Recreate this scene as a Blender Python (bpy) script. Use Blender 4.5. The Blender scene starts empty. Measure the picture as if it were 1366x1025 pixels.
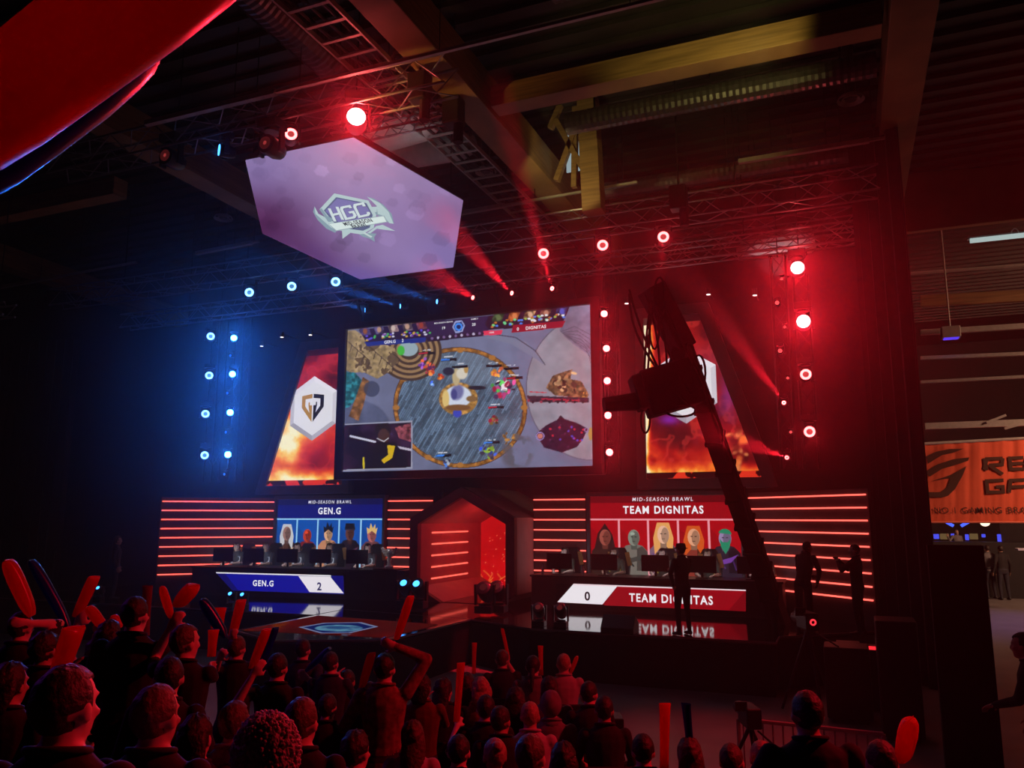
import bpy, bmesh, math, random
import numpy as np
from mathutils import Vector, Matrix, Quaternion
random.seed(7); rng = np.random.default_rng(7)
SC = bpy.context.scene
COL = SC.collection
PI = math.pi
R = math.radians

# ------------------------------------------------------------------ camera
CH = 2.95                                  # camera height over the hall floor
F_PX, IW, IH = 1066.0, 1366.0, 1025.0
YAW, PITCH = R(22.4), math.atan(177.5 / 1066.0)
cam_d = bpy.data.cameras.new('camera'); cam = bpy.data.objects.new('camera', cam_d); COL.objects.link(cam)
cam_d.sensor_fit = 'HORIZONTAL'; cam_d.sensor_width = 36.0; cam_d.lens = F_PX / IW * 36.0
cam_d.clip_start = 0.05; cam_d.clip_end = 200
cam.location = (0, 0, CH); cam.rotation_euler = (PI / 2 + PITCH, 0, YAW)
SC.camera = cam
# ------------------------------------------------------------------ world, exposure
SC.view_settings.view_transform = 'Standard'; SC.view_settings.look = 'None'
SC.view_settings.gamma = 1.0; SC.view_settings.exposure = 0.0; SC.view_settings.use_curve_mapping = False
wd = bpy.data.worlds.new('world'); SC.world = wd; wd.use_nodes = True
bg = wd.node_tree.nodes.get('Background') or wd.node_tree.nodes.new('ShaderNodeBackground')
bg.inputs[0].default_value = (0.4, 0.03, 0.05, 1); bg.inputs[1].default_value = 0.0
SC.cycles.max_bounces = 6; SC.cycles.diffuse_bounces = 2; SC.cycles.glossy_bounces = 3
SC.cycles.volume_bounces = 0; SC.cycles.transmission_bounces = 3
SC.cycles.sample_clamp_indirect = 3.0
SC.cycles.use_denoising = True

def lin(c):
    """0-255 display colour to linear"""
    return tuple((x / 255 / 12.92) if x / 255 <= 0.04045 else ((x / 255 + 0.055) / 1.055) ** 2.4 for x in c)
def light(kind, name, loc, col, power, target=None, parent=None, **kw):
    d = bpy.data.lights.new(name, kind); d.color = col; d.energy = power
    for k_, v_ in kw.items(): setattr(d, k_, v_)
    o = bpy.data.objects.new(name, d); COL.objects.link(o); o.location = loc
    if target is not None:
        o.rotation_euler = (Vector(target) - Vector(loc)).to_track_quat('-Z', 'Y').to_euler()
    if parent is not None:
        bpy.context.view_layer.update()
        o.parent = parent; o.matrix_parent_inverse = parent.matrix_world.inverted()
    return o
RED, BLUE, WARM = (1, .012, .03), (.02, .12, 1), (1, .72, .25)
# wash spots added without fixtures: red and purple for audience, red for floor
light('SPOT', 'audience_wash_right', (4.6, 8.2, 7.2), RED, 1900, (-3.0, 5.4, 1.4), spot_size=R(66), spot_blend=.8, shadow_soft_size=.12)
light('SPOT', 'audience_wash_left', (-15, 5.0, 7.4), (.3, .03, .6), 320, (-5, 4, 1.6), spot_size=R(50), spot_blend=.8, shadow_soft_size=.15)
light('SPOT', 'floor_wash', (.2, 13.4, 8.7), RED, 900, (-1.8, 11.0, 0), spot_size=R(34), spot_blend=.9, shadow_soft_size=.12)
light('SPOT', 'trophy_light', (-13.2, 12.6, 8.6), (1, .9, .85), 900, (-11.1, 18.3, 1.9), spot_size=R(7), spot_blend=.5, shadow_soft_size=.1)  # added to brighten the trophy; no lamp fixture stands here
# warm work light in the roof on the right, and the lights of the neighbouring hall
light('SPOT', 'roof_work_light', (-.6, 10.6, 9.3), (1, .80, .22), 170, (-1.5, 12.6, 10.75), spot_size=R(72), spot_blend=.5, shadow_soft_size=.1)
light('SPOT', 'gable_work_light', (-5.2, 14.2, 9.2), (1, .82, .3), 75, (-4.9, 16.0, 10.9), spot_size=R(75), spot_blend=.4, shadow_soft_size=.1)
light('SPOT', 'girder_light', (-7.4, 10.2, 9.0), (1, .5, .12), 110, (-5.95, 11.2, 10.5), spot_size=R(46), spot_blend=.7, shadow_soft_size=.1)
light('AREA', 'banner_light', (13.5, 24.5, 9.0), (1, .5, .3), 1900, (12.5, 30.5, 4.4), size=3.0)
light('POINT', 'next_hall_light', (9.5, 27, 8.8), (1, .6, .35), 16, shadow_soft_size=.2)
light('SPOT', 'next_hall_floor_light', (5.4, 27.5, 6.0), (.1, .06, 1), 420, (4.6, 27, 0), spot_size=R(80), spot_blend=.9)

# ------------------------------------------------------------------ picking points by sight line and real depth
CP, SP = math.cos(PITCH), math.sin(PITCH)
FWD = np.array([-math.sin(YAW) * CP, math.cos(YAW) * CP, SP])
RGT = np.array([math.cos(YAW), math.sin(YAW), 0.0])
UPV = np.cross(RGT, FWD)
EYE = np.array([0, 0, CH])
def ray(px, py): return FWD + RGT * (px - IW / 2) / F_PX - UPV * (py - IH / 2) / F_PX
def at_y(px, py, Y): r = ray(px, py); return EYE + r * (Y / r[1])
def at_z(px, py, z): r = ray(px, py); return EYE + r * ((z - CH) / r[2])
def at_x(px, py, X): r = ray(px, py); return EYE + r * (X / r[0])
def at_d(px, py, d): return EYE + ray(px, py) * d
def to_px(P):
    P = np.asarray(P, float) - EYE; d = P @ FWD
    return IW / 2 + F_PX * (P @ RGT) / d, IH / 2 - F_PX * (P @ UPV) / d

# ------------------------------------------------------------------ materials
MATS = {}
def mat(name, col, rough=.6, metal=0., noise=0., scale=8., bump=0., spec=.5, srgb=False):
    if name in MATS: return MATS[name]
    m = bpy.data.materials.new(name); m.use_nodes = True; nt = m.node_tree; b = nt.nodes['Principled BSDF']
    if srgb: col = lin(col)
    b.inputs['Base Color'].default_value = (*col, 1); b.inputs['Roughness'].default_value = rough
    b.inputs['Metallic'].default_value = metal; b.inputs['Specular IOR Level'].default_value = spec
    if noise or bump:
        tc = nt.nodes.new('ShaderNodeTexCoord'); n = nt.nodes.new('ShaderNodeTexNoise')
        n.inputs['Scale'].default_value = scale; n.inputs['Detail'].default_value = 5
        nt.links.new(tc.outputs['Object'], n.inputs['Vector'])
        if noise:
            rp = nt.nodes.new('ShaderNodeValToRGB')
            rp.color_ramp.elements[0].position = .3; rp.color_ramp.elements[1].position = .7
            rp.color_ramp.elements[0].color = (*[c * (1 - noise) for c in col], 1)
            rp.color_ramp.elements[1].color = (*[min(1, c * (1 + noise)) for c in col], 1)
            nt.links.new(n.outputs['Fac'], rp.inputs[0]); nt.links.new(rp.outputs[0], b.inputs['Base Color'])
        if bump:
            bp = nt.nodes.new('ShaderNodeBump'); bp.inputs['Strength'].default_value = bump; bp.inputs['Distance'].default_value = .02
            nt.links.new(n.outputs['Fac'], bp.inputs['Height']); nt.links.new(bp.outputs[0], b.inputs['Normal'])
    MATS[name] = m; return m
def emit(name, col, strength=1.):
    if name in MATS: return MATS[name]
    m = bpy.data.materials.new(name); m.use_nodes = True; nt = m.node_tree
    nt.nodes.remove(nt.nodes['Principled BSDF'])
    e = nt.nodes.new('ShaderNodeEmission'); e.inputs[0].default_value = (*col, 1); e.inputs[1].default_value = strength
    nt.links.new(e.outputs[0], nt.nodes['Material Output'].inputs[0]); MATS[name] = m; return m
def screen_mat(name, strength=1.):
    """a lit screen: emits the picture stored on its pixels"""
    if name in MATS: return MATS[name]
    m = emit(name, (1, 1, 1), strength); nt = m.node_tree
    a = nt.nodes.new('ShaderNodeAttribute'); a.attribute_name = 'pix'
    e = [n for n in nt.nodes if n.type == 'EMISSION'][0]; nt.links.new(a.outputs['Color'], e.inputs[0]); return m
def print_mat(name, rough=.6):
    """flat print on a surface that only reflects light"""
    if name in MATS: return MATS[name]
    m = mat(name, (.5, .5, .5), rough); nt = m.node_tree
    a = nt.nodes.new('ShaderNodeAttribute'); a.attribute_name = 'pix'
    nt.links.new(a.outputs['Color'], nt.nodes['Principled BSDF'].inputs['Base Color']); return m
def wood_mat(name, col, scale=3.0):
    if name in MATS: return MATS[name]
    m = mat(name, col, .6); nt = m.node_tree; b = nt.nodes['Principled BSDF']
    tc = nt.nodes.new('ShaderNodeTexCoord'); mp = nt.nodes.new('ShaderNodeMapping'); mp.inputs['Scale'].default_value = (.35, .35, 6)
    w = nt.nodes.new('ShaderNodeTexNoise'); w.inputs['Scale'].default_value = scale; w.inputs['Detail'].default_value = 6
    rp = nt.nodes.new('ShaderNodeValToRGB'); rp.color_ramp.elements[0].position = .3; rp.color_ramp.elements[1].position = .72
    rp.color_ramp.elements[0].color = (*[c * .6 for c in col], 1); rp.color_ramp.elements[1].color = (*[min(1, c * 1.25) for c in col], 1)
    nt.links.new(tc.outputs['Object'], mp.inputs[0]); nt.links.new(mp.outputs[0], w.inputs['Vector'])
    nt.links.new(w.outputs['Fac'], rp.inputs[0]); nt.links.new(rp.outputs[0], b.inputs['Base Color']); return m
def plastic_mat(name, col, thru=.6, rough=.25):
    """thin inflated plastic that lets light through"""
    if name in MATS: return MATS[name]
    m = mat(name, col, rough); nt = m.node_tree; b = nt.nodes['Principled BSDF']
    t = nt.nodes.new('ShaderNodeBsdfTranslucent'); t.inputs[0].default_value = (*col, 1)
    mx = nt.nodes.new('ShaderNodeMixShader'); mx.inputs[0].default_value = thru
    nt.links.new(b.outputs[0], mx.inputs[1]); nt.links.new(t.outputs[0], mx.inputs[2])
    nt.links.new(mx.outputs[0], nt.nodes['Material Output'].inputs[0]); return m

M_black = mat('black_drape', (.012, .01, .012), .9, noise=.3, scale=6, bump=.3)
M_blk = mat('black_powder_coat', (.012, .012, .013), .45, noise=.2, scale=20)
M_blk2 = mat('black_plastic', (.02, .02, .022), .35, noise=.15, scale=30)
M_alu = mat('truss_aluminium', (.32, .32, .34), .4, .8, noise=.15, scale=12)
M_frame = mat('charcoal_screen_frame', (.075, .06, .07), .5, noise=.15, scale=5)
M_gloss = mat('glossy_black_stage', (.006, .005, .006), .07, noise=.2, scale=3, spec=.6)
M_fascia = mat('black_stage_skirt', (.006, .006, .007), .85, noise=.3, scale=8, bump=.2)
M_floor = mat('grey_hall_floor', (.22, .2, .2), .38, noise=.15, scale=1.5, bump=.05)
M_ceil = mat('dark_corrugated_roof', (.028, .024, .024), .6, noise=.3, scale=1.5)
M_wood = wood_mat('glulam_timber', (.30, .18, .075))
M_ply = mat('dark_set_panel', (.05, .035, .038), .6, noise=.2, scale=4)
M_portal = mat('portal_lining', (.42, .36, .36), .55, noise=.1, scale=3)
M_duct = mat('galvanised_duct', (.14, .14, .15), .35, .7, noise=.2, scale=10)
M_white = mat('white_duct_cloth', (.75, .75, .72), .7, noise=.08, scale=6, bump=.2)
M_steel = mat('painted_steel', (.45, .43, .4), .5, .3, noise=.1, scale=10)
M_led = emit('red_led_strip', (1, .10, .075), 2.5)
M_led_dim = emit('red_led_strip_dim', (1, .10, .07), 2.0)

# ------------------------------------------------------------------ mesh helpers
class MB:
    """collects shapes and links them as ONE mesh object"""
    def __init__(s): s.v = []; s.f = []; s.m = []
    def add(s, vs, fs, mi=0):
        o = len(s.v); s.v += [tuple(map(float, p)) for p in vs]
        s.f += [tuple(i + o for i in f) for f in fs]; s.m += [mi] * len(fs); return s
    def box(s, c, size, rot=None, mi=0, taper=1.0):
        hx, hy, hz = [q / 2 for q in size]
        vs = [Vector((x * hx * (taper if z > 0 else 1), y * hy * (taper if z > 0 else 1), z * hz)) for z in (-1, 1) for y in (-1, 1) for x in (-1, 1)]
        if rot is not None: vs = [rot @ p for p in vs]
        return s.add([p + Vector(c) for p in vs], [(0, 2, 3, 1), (4, 5, 7, 6), (0, 1, 5, 4), (2, 6, 7, 3), (0, 4, 6, 2), (1, 3, 7, 5)], mi)
    def bar(s, p0, p1, w, h=None, up=(0, 0, 1), mi=0, w1=None, h1=None):
        p0, p1 = Vector(p0), Vector(p1); h = w if h is None else h; w1 = w if w1 is None else w1; h1 = h if h1 is None else h1
        d = (p1 - p0).normalized(); u = Vector(up)
        if abs(d.dot(u)) > .98: u = Vector((0, 1, 0))
        a = d.cross(u).normalized(); b = a.cross(d)
        vs = [p + a * (x * ww / 2) + b * (y * hh / 2) for p, ww, hh in ((p0, w, h), (p1, w1, h1)) for x, y in ((-1, -1), (1, -1), (1, 1), (-1, 1))]
        return s.add(vs, [(0, 3, 2, 1), (4, 5, 6, 7), (0, 1, 5, 4), (1, 2, 6, 5), (2, 3, 7, 6), (3, 0, 4, 7)], mi)
    def cyl(s, p0, p1, r0, r1=None, n=12, mi=0, caps=True):
        p0, p1 = Vector(p0), Vector(p1); r1 = r0 if r1 is None else r1; d = (p1 - p0)
        q = Vector((0, 0, 1)).rotation_difference(d.normalized())
        vs = []
        for p, r in ((p0, r0), (p1, r1)):
            for i in range(n):
                a = 2 * PI * i / n; vs.append(p + q @ Vector((math.cos(a) * r, math.sin(a) * r, 0)))
        fs = [(i, (i + 1) % n, n + (i + 1) % n, n + i) for i in range(n)]
        if caps: fs += [tuple(range(n - 1, -1, -1)), tuple(range(n, 2 * n))]
        return s.add(vs, fs, mi)
    def tube(s, pts, r, n=8, mi=0, closed=False):
        pts = [Vector(p) for p in pts]; rr = r if hasattr(r, '__len__') else [r] * len(pts); vs = []; fs = []; K = len(pts)
        ref = None
        for k in range(K):
            a = pts[max(k - 1, 0)] if not closed else pts[k - 1]; b = pts[min(k + 1, K - 1)] if not closed else pts[(k + 1) % K]
            t = (b - a).normalized()
            if ref is None: ref = t.orthogonal().normalized()
            ref = (ref - t * ref.dot(t)).normalized(); bi = t.cross(ref)
            for i in range(n):
                an = 2 * PI * i / n; vs.append(pts[k] + (ref * math.cos(an) + bi * math.sin(an)) * rr[k])
        for k in range(K if closed else K - 1):
            for i in range(n):
                j = (i + 1) % n; k2 = (k + 1) % K; fs.append((k * n + i, k * n + j, k2 * n + j, k2 * n + i))
        if not closed: fs += [tuple(range(n - 1, -1, -1)), tuple((K - 1) * n + i for i in range(n))]
        return s.add(vs, fs, mi)
    def ell(s, c, r, n=12, m=8, rot=None, mi=0):
        vs = [Vector((0, 0, r[2]))]; fs = []
        for j in range(1, m):
            t = PI * j / m
            for i in range(n):
                a = 2 * PI * i / n; vs.append(Vector((r[0] * math.sin(t) * math.cos(a), r[1] * math.sin(t) * math.sin(a), r[2] * math.cos(t))))
        vs.append(Vector((0, 0, -r[2])))
        for i in range(n):
            fs.append((0, 1 + i, 1 + (i + 1) % n)); e = len(vs) - 1; b = 1 + (m - 2) * n; fs.append((e, b + (i + 1) % n, b + i))
        for j in range(m - 2):
            for i in range(n):
                a = 1 + j * n; fs.append((a + i, a + n + i, a + n + (i + 1) % n, a + (i + 1) % n))
        if rot is not None: vs = [rot @ p for p in vs]
        return s.add([p + Vector(c) for p in vs], fs, mi)
    def lathe(s, c, prof, n=16, mi=0):
        vs = []; fs = []; K = len(prof)
        for (r, z) in prof:
            for i in range(n):
                a = 2 * PI * i / n; vs.append(Vector(c) + Vector((r * math.cos(a), r * math.sin(a), z)))
        for k in range(K - 1):
            for i in range(n):
                j = (i + 1) % n; fs.append((k * n + i, k * n + j, (k + 1) * n + j, (k + 1) * n + i))
        fs += [tuple(range(n - 1, -1, -1)), tuple((K - 1) * n + i for i in range(n))]
        return s.add(vs, fs, mi)
    def prism(s, pts, ext, mi=0):
        """planar 3-D polygon swept along ext"""
        n = len(pts); pts = [Vector(p) for p in pts]; e = Vector(ext)
        fs = [tuple(range(n - 1, -1, -1)), tuple(range(n, 2 * n))] + [(i, (i + 1) % n, n + (i + 1) % n, n + i) for i in range(n)]
        return s.add(pts + [p + e for p in pts], fs, mi)
    def frame(s, outer, inner, ext, mi=0):
        """closed ring between two polygons with the same number of corners, swept along ext"""
        n = len(outer); e = Vector(ext); o = [Vector(p) for p in outer]; i_ = [Vector(p) for p in inner]
        vs = o + i_ + [p + e for p in o] + [p + e for p in i_]; fs = []
        for a in range(n):
            b = (a + 1) % n
            fs += [(a, b, n + b, n + a), (2 * n + a, 3 * n + a, 3 * n + b, 2 * n + b), (a, 2 * n + a, 2 * n + b, b), (n + a, n + b, 3 * n + b, 3 * n + a)]
        return s.add(vs, fs, mi)
    def mesh(s, name, mats):
        me = bpy.data.meshes.new(name); me.from_pydata(s.v, [], s.f)
        for m in (mats if isinstance(mats, (list, tuple)) else [mats]): me.materials.append(m)
        if any(s.m): me.polygons.foreach_set('material_index', s.m)
        bm = bmesh.new(); bm.from_mesh(me); bmesh.ops.recalc_face_normals(bm, faces=bm.faces); bm.to_mesh(me); bm.free()
        return me
    def build(s, name, mats, parent=None, world=False, smooth=False, label=None, kind=None, bevel=0):
        if world and parent is not None:
            mi = parent.matrix_basis.inverted(); s.v = [tuple(mi @ Vector(p)) for p in s.v]
        me = s.mesh(name, mats)
        if smooth:
            me.polygons.foreach_set('use_smooth', [True] * len(me.polygons))
            try: me.set_sharp_from_angle(angle=R(40))
            except Exception: pass
        o = bpy.data.objects.new(name, me); COL.objects.link(o)
        if parent is not None: o.parent = parent
        if label: o['label'] = label
        if kind: o['kind'] = kind
        if bevel:
            b = o.modifiers.new('bevel', 'BEVEL'); b.width = bevel; b.segments = 2; b.limit_method = 'ANGLE'
        return o
def tag(o, label, cat, group=None, kind=None):
    o['label'] = label; o['category'] = cat
    if group: o['group'] = group
    if kind: o['kind'] = kind
    return o
def thing(name, label, cat, loc=(0, 0, 0), rotz=0., group=None, rot=None, kind=None):
    o = bpy.data.objects.new(name, None); COL.objects.link(o); o.empty_display_size = .2
    o.location = [float(q) for q in loc]; o.rotation_euler = rot if rot is not None else (0, 0, rotz)
    o.matrix_basis                                     # basis is used before the first depsgraph update
    return tag(o, label, cat, group, kind)
def structure(o): o['kind'] = 'structure'; return o
KIDS = {}
def copy_tree(o, label=None, loc=None, rotz=None, scale=None, group=None, rot=None):
    kids = {}
    for q in COL.objects:
        if q.parent is not None: kids.setdefault(q.parent.name, []).append(q)
    def rec(a, parent):
        c = a.copy(); COL.objects.link(c); c.parent = parent
        for ch in kids.get(a.name, []): rec(ch, c)
        return c
    c = rec(o, None)
    if loc is not None: c.location = [float(q) for q in loc]
    if rotz is not None: c.rotation_euler = (0, 0, rotz)
    if rot is not None: c.rotation_euler = rot
    if scale is not None: c.scale = (scale,) * 3
    if label: c['label'] = label
    if group: c['group'] = group
    return c

# ------------------------------------------------------------------ flat print: vector shapes and lettering on a plane
DG = bpy.context.evaluated_depsgraph_get()
def text_polys(txt, size=1., bold=0., spacing=1., sx=1., shear=0.):
    cu = bpy.data.curves.new('t', 'FONT'); cu.body = txt; cu.size = size; cu.offset = bold; cu.space_character = spacing; cu.shear = shear
    cu.resolution_u = 3; cu.fill_mode = 'FRONT'
    ob = bpy.data.objects.new('t', cu); COL.objects.link(ob)
    dg = bpy.context.evaluated_depsgraph_get(); me = ob.evaluated_get(dg).to_mesh()
    vs = [(v.co.x * sx, v.co.y) for v in me.vertices]; fs = [tuple(p.vertices) for p in me.polygons]
    ob.evaluated_get(dg).to_mesh_clear(); bpy.data.objects.remove(ob); bpy.data.curves.remove(cu)
    return vs, fs
class Canvas:
    """vector artwork laid in the plane O + u*U + v*V, every shape a hair above the one before"""
    def __init__(s, O, U, V, step=.00025):
        s.O, s.U, s.V = Vector([float(q) for q in O]), Vector([float(q) for q in U]).normalized(), Vector([float(q) for q in V]).normalized()
        s.N = s.U.cross(s.V); s.v = []; s.f = []; s.c = []; s.l = 0; s.step = step
    def pt(s, px, py):
        """plane coordinates of the point seen at this place of the photograph"""
        r = Vector(ray(px, py)); e = Vector(EYE); t = (s.O - e).dot(s.N) / r.dot(s.N); q = e + r * t - s.O
        return q.dot(s.U), q.dot(s.V)
    def add(s, vs, fs, col, same=False):
        if not same: s.l += 1
        o = len(s.v); h = s.N * (s.l * s.step)
        s.v += [tuple(s.O + s.U * a + s.V * b + h) for a, b in vs]; s.f += [tuple(i + o for i in f) for f in fs]
        s.c += [(*lin(col), 1)] * len(vs); return s
    def poly(s, pts, col, px=False, same=False):
        if px: pts = [s.pt(*p) for p in pts]
        return s.add(pts, [tuple(range(len(pts)))], col, same)
    def rect(s, a, b, c, d, col, **k): return s.poly([(a, b), (c, b), (c, d), (a, d)], col, **k)
    def ell(s, cx, cy, rx, ry, col, rot=0, n=20, a0=0, a1=2 * PI, **k):
        c_, s_ = math.cos(rot), math.sin(rot)
        P = [(rx * math.cos(a0 + (a1 - a0) * i / n), ry * math.sin(a0 + (a1 - a0) * i / n)) for i in range(n)]
        return s.poly([(cx + x * c_ - y * s_, cy + x * s_ + y * c_) for x, y in P], col, **k)
    def line(s, pts, w, col, px=False, closed=False, same=False):
        if px: pts = [s.pt(*p) for p in pts]
        P = [Vector(p) for p in pts]; K = len(P); vs = []; fs = []
        for k in range(K):
            a = P[k - 1] if (k or closed) else P[k]; b = P[(k + 1) % K] if (k < K - 1 or closed) else P[k]
            d0 = (P[k] - a).normalized() if (P[k] - a).length > 1e-9 else (b - P[k]).normalized(); d1 = (b - P[k]).normalized() if (b - P[k]).length > 1e-9 else d0
            n0 = Vector((-d0.y, d0.x)); n1 = Vector((-d1.y, d1.x)); m = (n0 + n1)
            m = m.normalized() if m.length > 1e-6 else n0; l = w / 2 / max(.35, m.dot(n1))
            vs += [tuple(P[k] + m * l), tuple(P[k] - m * l)]
        for k in range(K if closed else K - 1):
            j = (k + 1) % K; fs.append((2 * k, 2 * j, 2 * j + 1, 2 * k + 1))
        return s.add(vs, fs, col, same)
    def text(s, txt, x, y, h, col, align='c', bold=.02, spacing=1.05, sx=1., shear=0., width=None, px=False):
        """h = cap height"""
        if px: x, y = s.pt(x, y)
        vs, fs = text_polys(txt, 1., bold, spacing, 1., shear)
        xs = [p[0] for p in vs]; ys = [p[1] for p in vs]; k = h / (max(ys) - min(ys)); x0, x1 = min(xs), max(xs)
        kx = k * sx if width is None else width / (x1 - x0)
        off = {'c': (x0 + x1) / 2, 'l': x0, 'r': x1}[align]; ym = (max(ys) + min(ys)) / 2
        return s.add([(x + (a - off) * kx, y + (b - ym) * k) for a, b in vs], fs, col)
    def build(s, name, m, parent=None, label=None, kind=None):
        mi = parent.matrix_basis.inverted() if parent is not None else Matrix()
        me = bpy.data.meshes.new(name); me.from_pydata([tuple(mi @ Vector(p)) for p in s.v], [], s.f); me.materials.append(m)
        at = me.color_attributes.new('pix', 'FLOAT_COLOR', 'POINT'); at.data.foreach_set('color', np.array(s.c, 'f').ravel())
        o = bpy.data.objects.new(name, me); COL.objects.link(o)
        if parent is not None: o.parent = parent
        if label: o['label'] = label
        if kind: o['kind'] = kind
        return o
class Raster:
    """a screen as a grid of pixels: quad corners (bottom-left, bottom-right, top-right, top-left), painted with masks"""
    def __init__(s, quad, nx, ny):
        q = [np.array(p, float) for p in quad]; u = np.linspace(0, 1, nx); v = np.linspace(0, 1, ny)
        s.u, s.v = np.meshgrid(u, v); U, V = s.u[..., None], s.v[..., None]
        s.P = (1 - U) * (1 - V) * q[0] + U * (1 - V) * q[1] + U * V * q[2] + (1 - U) * V * q[3]
        D = s.P - EYE; d = D @ FWD; s.x = IW / 2 + F_PX * (D @ RGT) / d; s.y = IH / 2 - F_PX * (D @ UPV) / d
        s.c = np.zeros((ny, nx, 3)); s.nx, s.ny = nx, ny
    def paint(s, mask, col, a=1.):
        m = (np.clip(mask, 0, 1) * a)[..., None]; c = np.asarray(col, float)
        if c.ndim == 1: c = c[None, None, :]
        s.c = s.c * (1 - m) + c * m
    def poly(s, pts, x=None, y=None):
        x = s.x if x is None else x; y = s.y if y is None else y
        ins = np.zeros(x.shape, bool); n = len(pts)
        for i in range(n):
            (x0, y0), (x1, y1) = pts[i], pts[(i + 1) % n]
            if y0 == y1: continue
            c = ((y0 > y) != (y1 > y)) & (x < (x1 - x0) * (y - y0) / (y1 - y0) + x0); ins ^= c
        return ins.astype(float)
    def ell(s, cx, cy, rx, ry, rot=0., soft=.08):
        c_, s_ = math.cos(rot), math.sin(rot); a = (s.x - cx) * c_ + (s.y - cy) * s_; b = -(s.x - cx) * s_ + (s.y - cy) * c_
        return np.clip((1 - np.sqrt((a / rx) ** 2 + (b / ry) ** 2)) / soft + .5, 0, 1)
    def ring(s, cx, cy, rx, ry, w, rot=0.):
        c_, s_ = math.cos(rot), math.sin(rot); a = (s.x - cx) * c_ + (s.y - cy) * s_; b = -(s.x - cx) * s_ + (s.y - cy) * c_
        q = np.sqrt((a / rx) ** 2 + (b / ry) ** 2); return np.clip((w / 2 - abs(q - 1) * min(rx, ry)) / .5 + .5, 0, 1)
    def glow(s, cx, cy, rx, ry, rot=0.):
        c_, s_ = math.cos(rot), math.sin(rot); a = (s.x - cx) * c_ + (s.y - cy) * s_; b = -(s.x - cx) * s_ + (s.y - cy) * c_
        return np.exp(-((a / rx) ** 2 + (b / ry) ** 2))
    def line(s, pts, w):
        d = np.full(s.x.shape, 1e9)
        for (x0, y0), (x1, y1) in zip(pts[:-1], pts[1:]):
            L = (x1 - x0) ** 2 + (y1 - y0) ** 2 + 1e-9; t = np.clip(((s.x - x0) * (x1 - x0) + (s.y - y0) * (y1 - y0)) / L, 0, 1)
            d = np.minimum(d, np.hypot(s.x - x0 - t * (x1 - x0), s.y - y0 - t * (y1 - y0)))
        return np.clip((w / 2 - d) / .5 + .5, 0, 1)
    def noise(s, scale, seed=0, octv=4, sx=1., sy=1.):
        g = np.random.default_rng(seed); out = np.zeros(s.x.shape); amp = 1.; tot = 0
        for o in range(octv):
            G = g.random((64, 64)); X = s.x * sx / scale * 2 ** o + 17.3 * o; Y = s.y * sy / scale * 2 ** o + 9.1 * o
            xi = np.floor(X).astype(int); yi = np.floor(Y).astype(int); fx = X - xi; fy = Y - yi; fx = fx * fx * (3 - 2 * fx); fy = fy * fy * (3 - 2 * fy)
            a = G[yi % 64, xi % 64]; b = G[yi % 64, (xi + 1) % 64]; c = G[(yi + 1) % 64, xi % 64]; d = G[(yi + 1) % 64, (xi + 1) % 64]
            out += amp * ((a * (1 - fx) + b * fx) * (1 - fy) + (c * (1 - fx) + d * fx) * fy); tot += amp; amp *= .5
        return out / tot
    def data(s):
        c = np.clip(s.c, 0, 255) / 255; c = np.where(c <= .04045, c / 12.92, ((c + .055) / 1.055) ** 2.4)
        i = np.arange(s.nx * s.ny).reshape(s.ny, s.nx)
        f = np.stack([i[:-1, :-1], i[:-1, 1:], i[1:, 1:], i[1:, :-1]], -1).reshape(-1, 4)
        return s.P.reshape(-1, 3), f, np.concatenate([c.reshape(-1, 3), np.ones((s.nx * s.ny, 1))], 1)
def raster_build(rs, name, m, parent):
    V, Fc, C = [], [], []; o = 0
    for r in rs:
        v, f, c = r.data(); V.append(v); Fc.append(f + o); C.append(c); o += len(v)
    V = np.concatenate(V); Fc = np.concatenate(Fc); C = np.concatenate(C)
    M = np.array(parent.matrix_basis.inverted()); V = V @ M[:3, :3].T + M[:3, 3]
    me = bpy.data.meshes.new(name); me.vertices.add(len(V)); me.vertices.foreach_set('co', V.ravel().astype('f'))
    me.loops.add(Fc.size); me.loops.foreach_set('vertex_index', Fc.ravel().astype('i'))
    me.polygons.add(len(Fc)); me.polygons.foreach_set('loop_start', (np.arange(len(Fc)) * 4).astype('i'))
    me.update(calc_edges=True); me.materials.append(m)
    a = me.color_attributes.new('pix', 'FLOAT_COLOR', 'POINT'); a.data.foreach_set('color', C.astype('f').ravel())
    ob = bpy.data.objects.new(name, me); COL.objects.link(ob); ob.parent = parent; return ob
# ================================================================== THE HALL
XA = -8.7                                   # the stage's axis of symmetry
ZS = CH - 2.06                                   # stage height
def slab(name, a, b, m, kind='structure', **k):
    mb = MB(); mb.box([(a[i] + b[i]) / 2 for i in range(3)], [abs(b[i] - a[i]) for i in range(3)])
    o = mb.build(name, m, **k); o['kind'] = kind; return o
slab('floor', (-34, -6, -.2), (24, 48, 0), M_floor)
slab('ceiling', (-34, -6, 12.15), (24, 48, 12.35), M_ceil)
for nm, a, b in (('wall_back', (-34, 22.6, 0), (1.0, 22.75, 12.1)), ('wall_left', (-33.9, -6, 0), (-33.75, 48, 12.15)), ('wall_right', (23.8, -6, 0), (24, 48, 12.15)), ('wall_far', (1.0, 47.8, 0), (24, 48, 12.15)), ('wall_rear', (-34, -6, 0), (24, -5.8, 12.15))):
    slab(nm, a, b, M_black)
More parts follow.
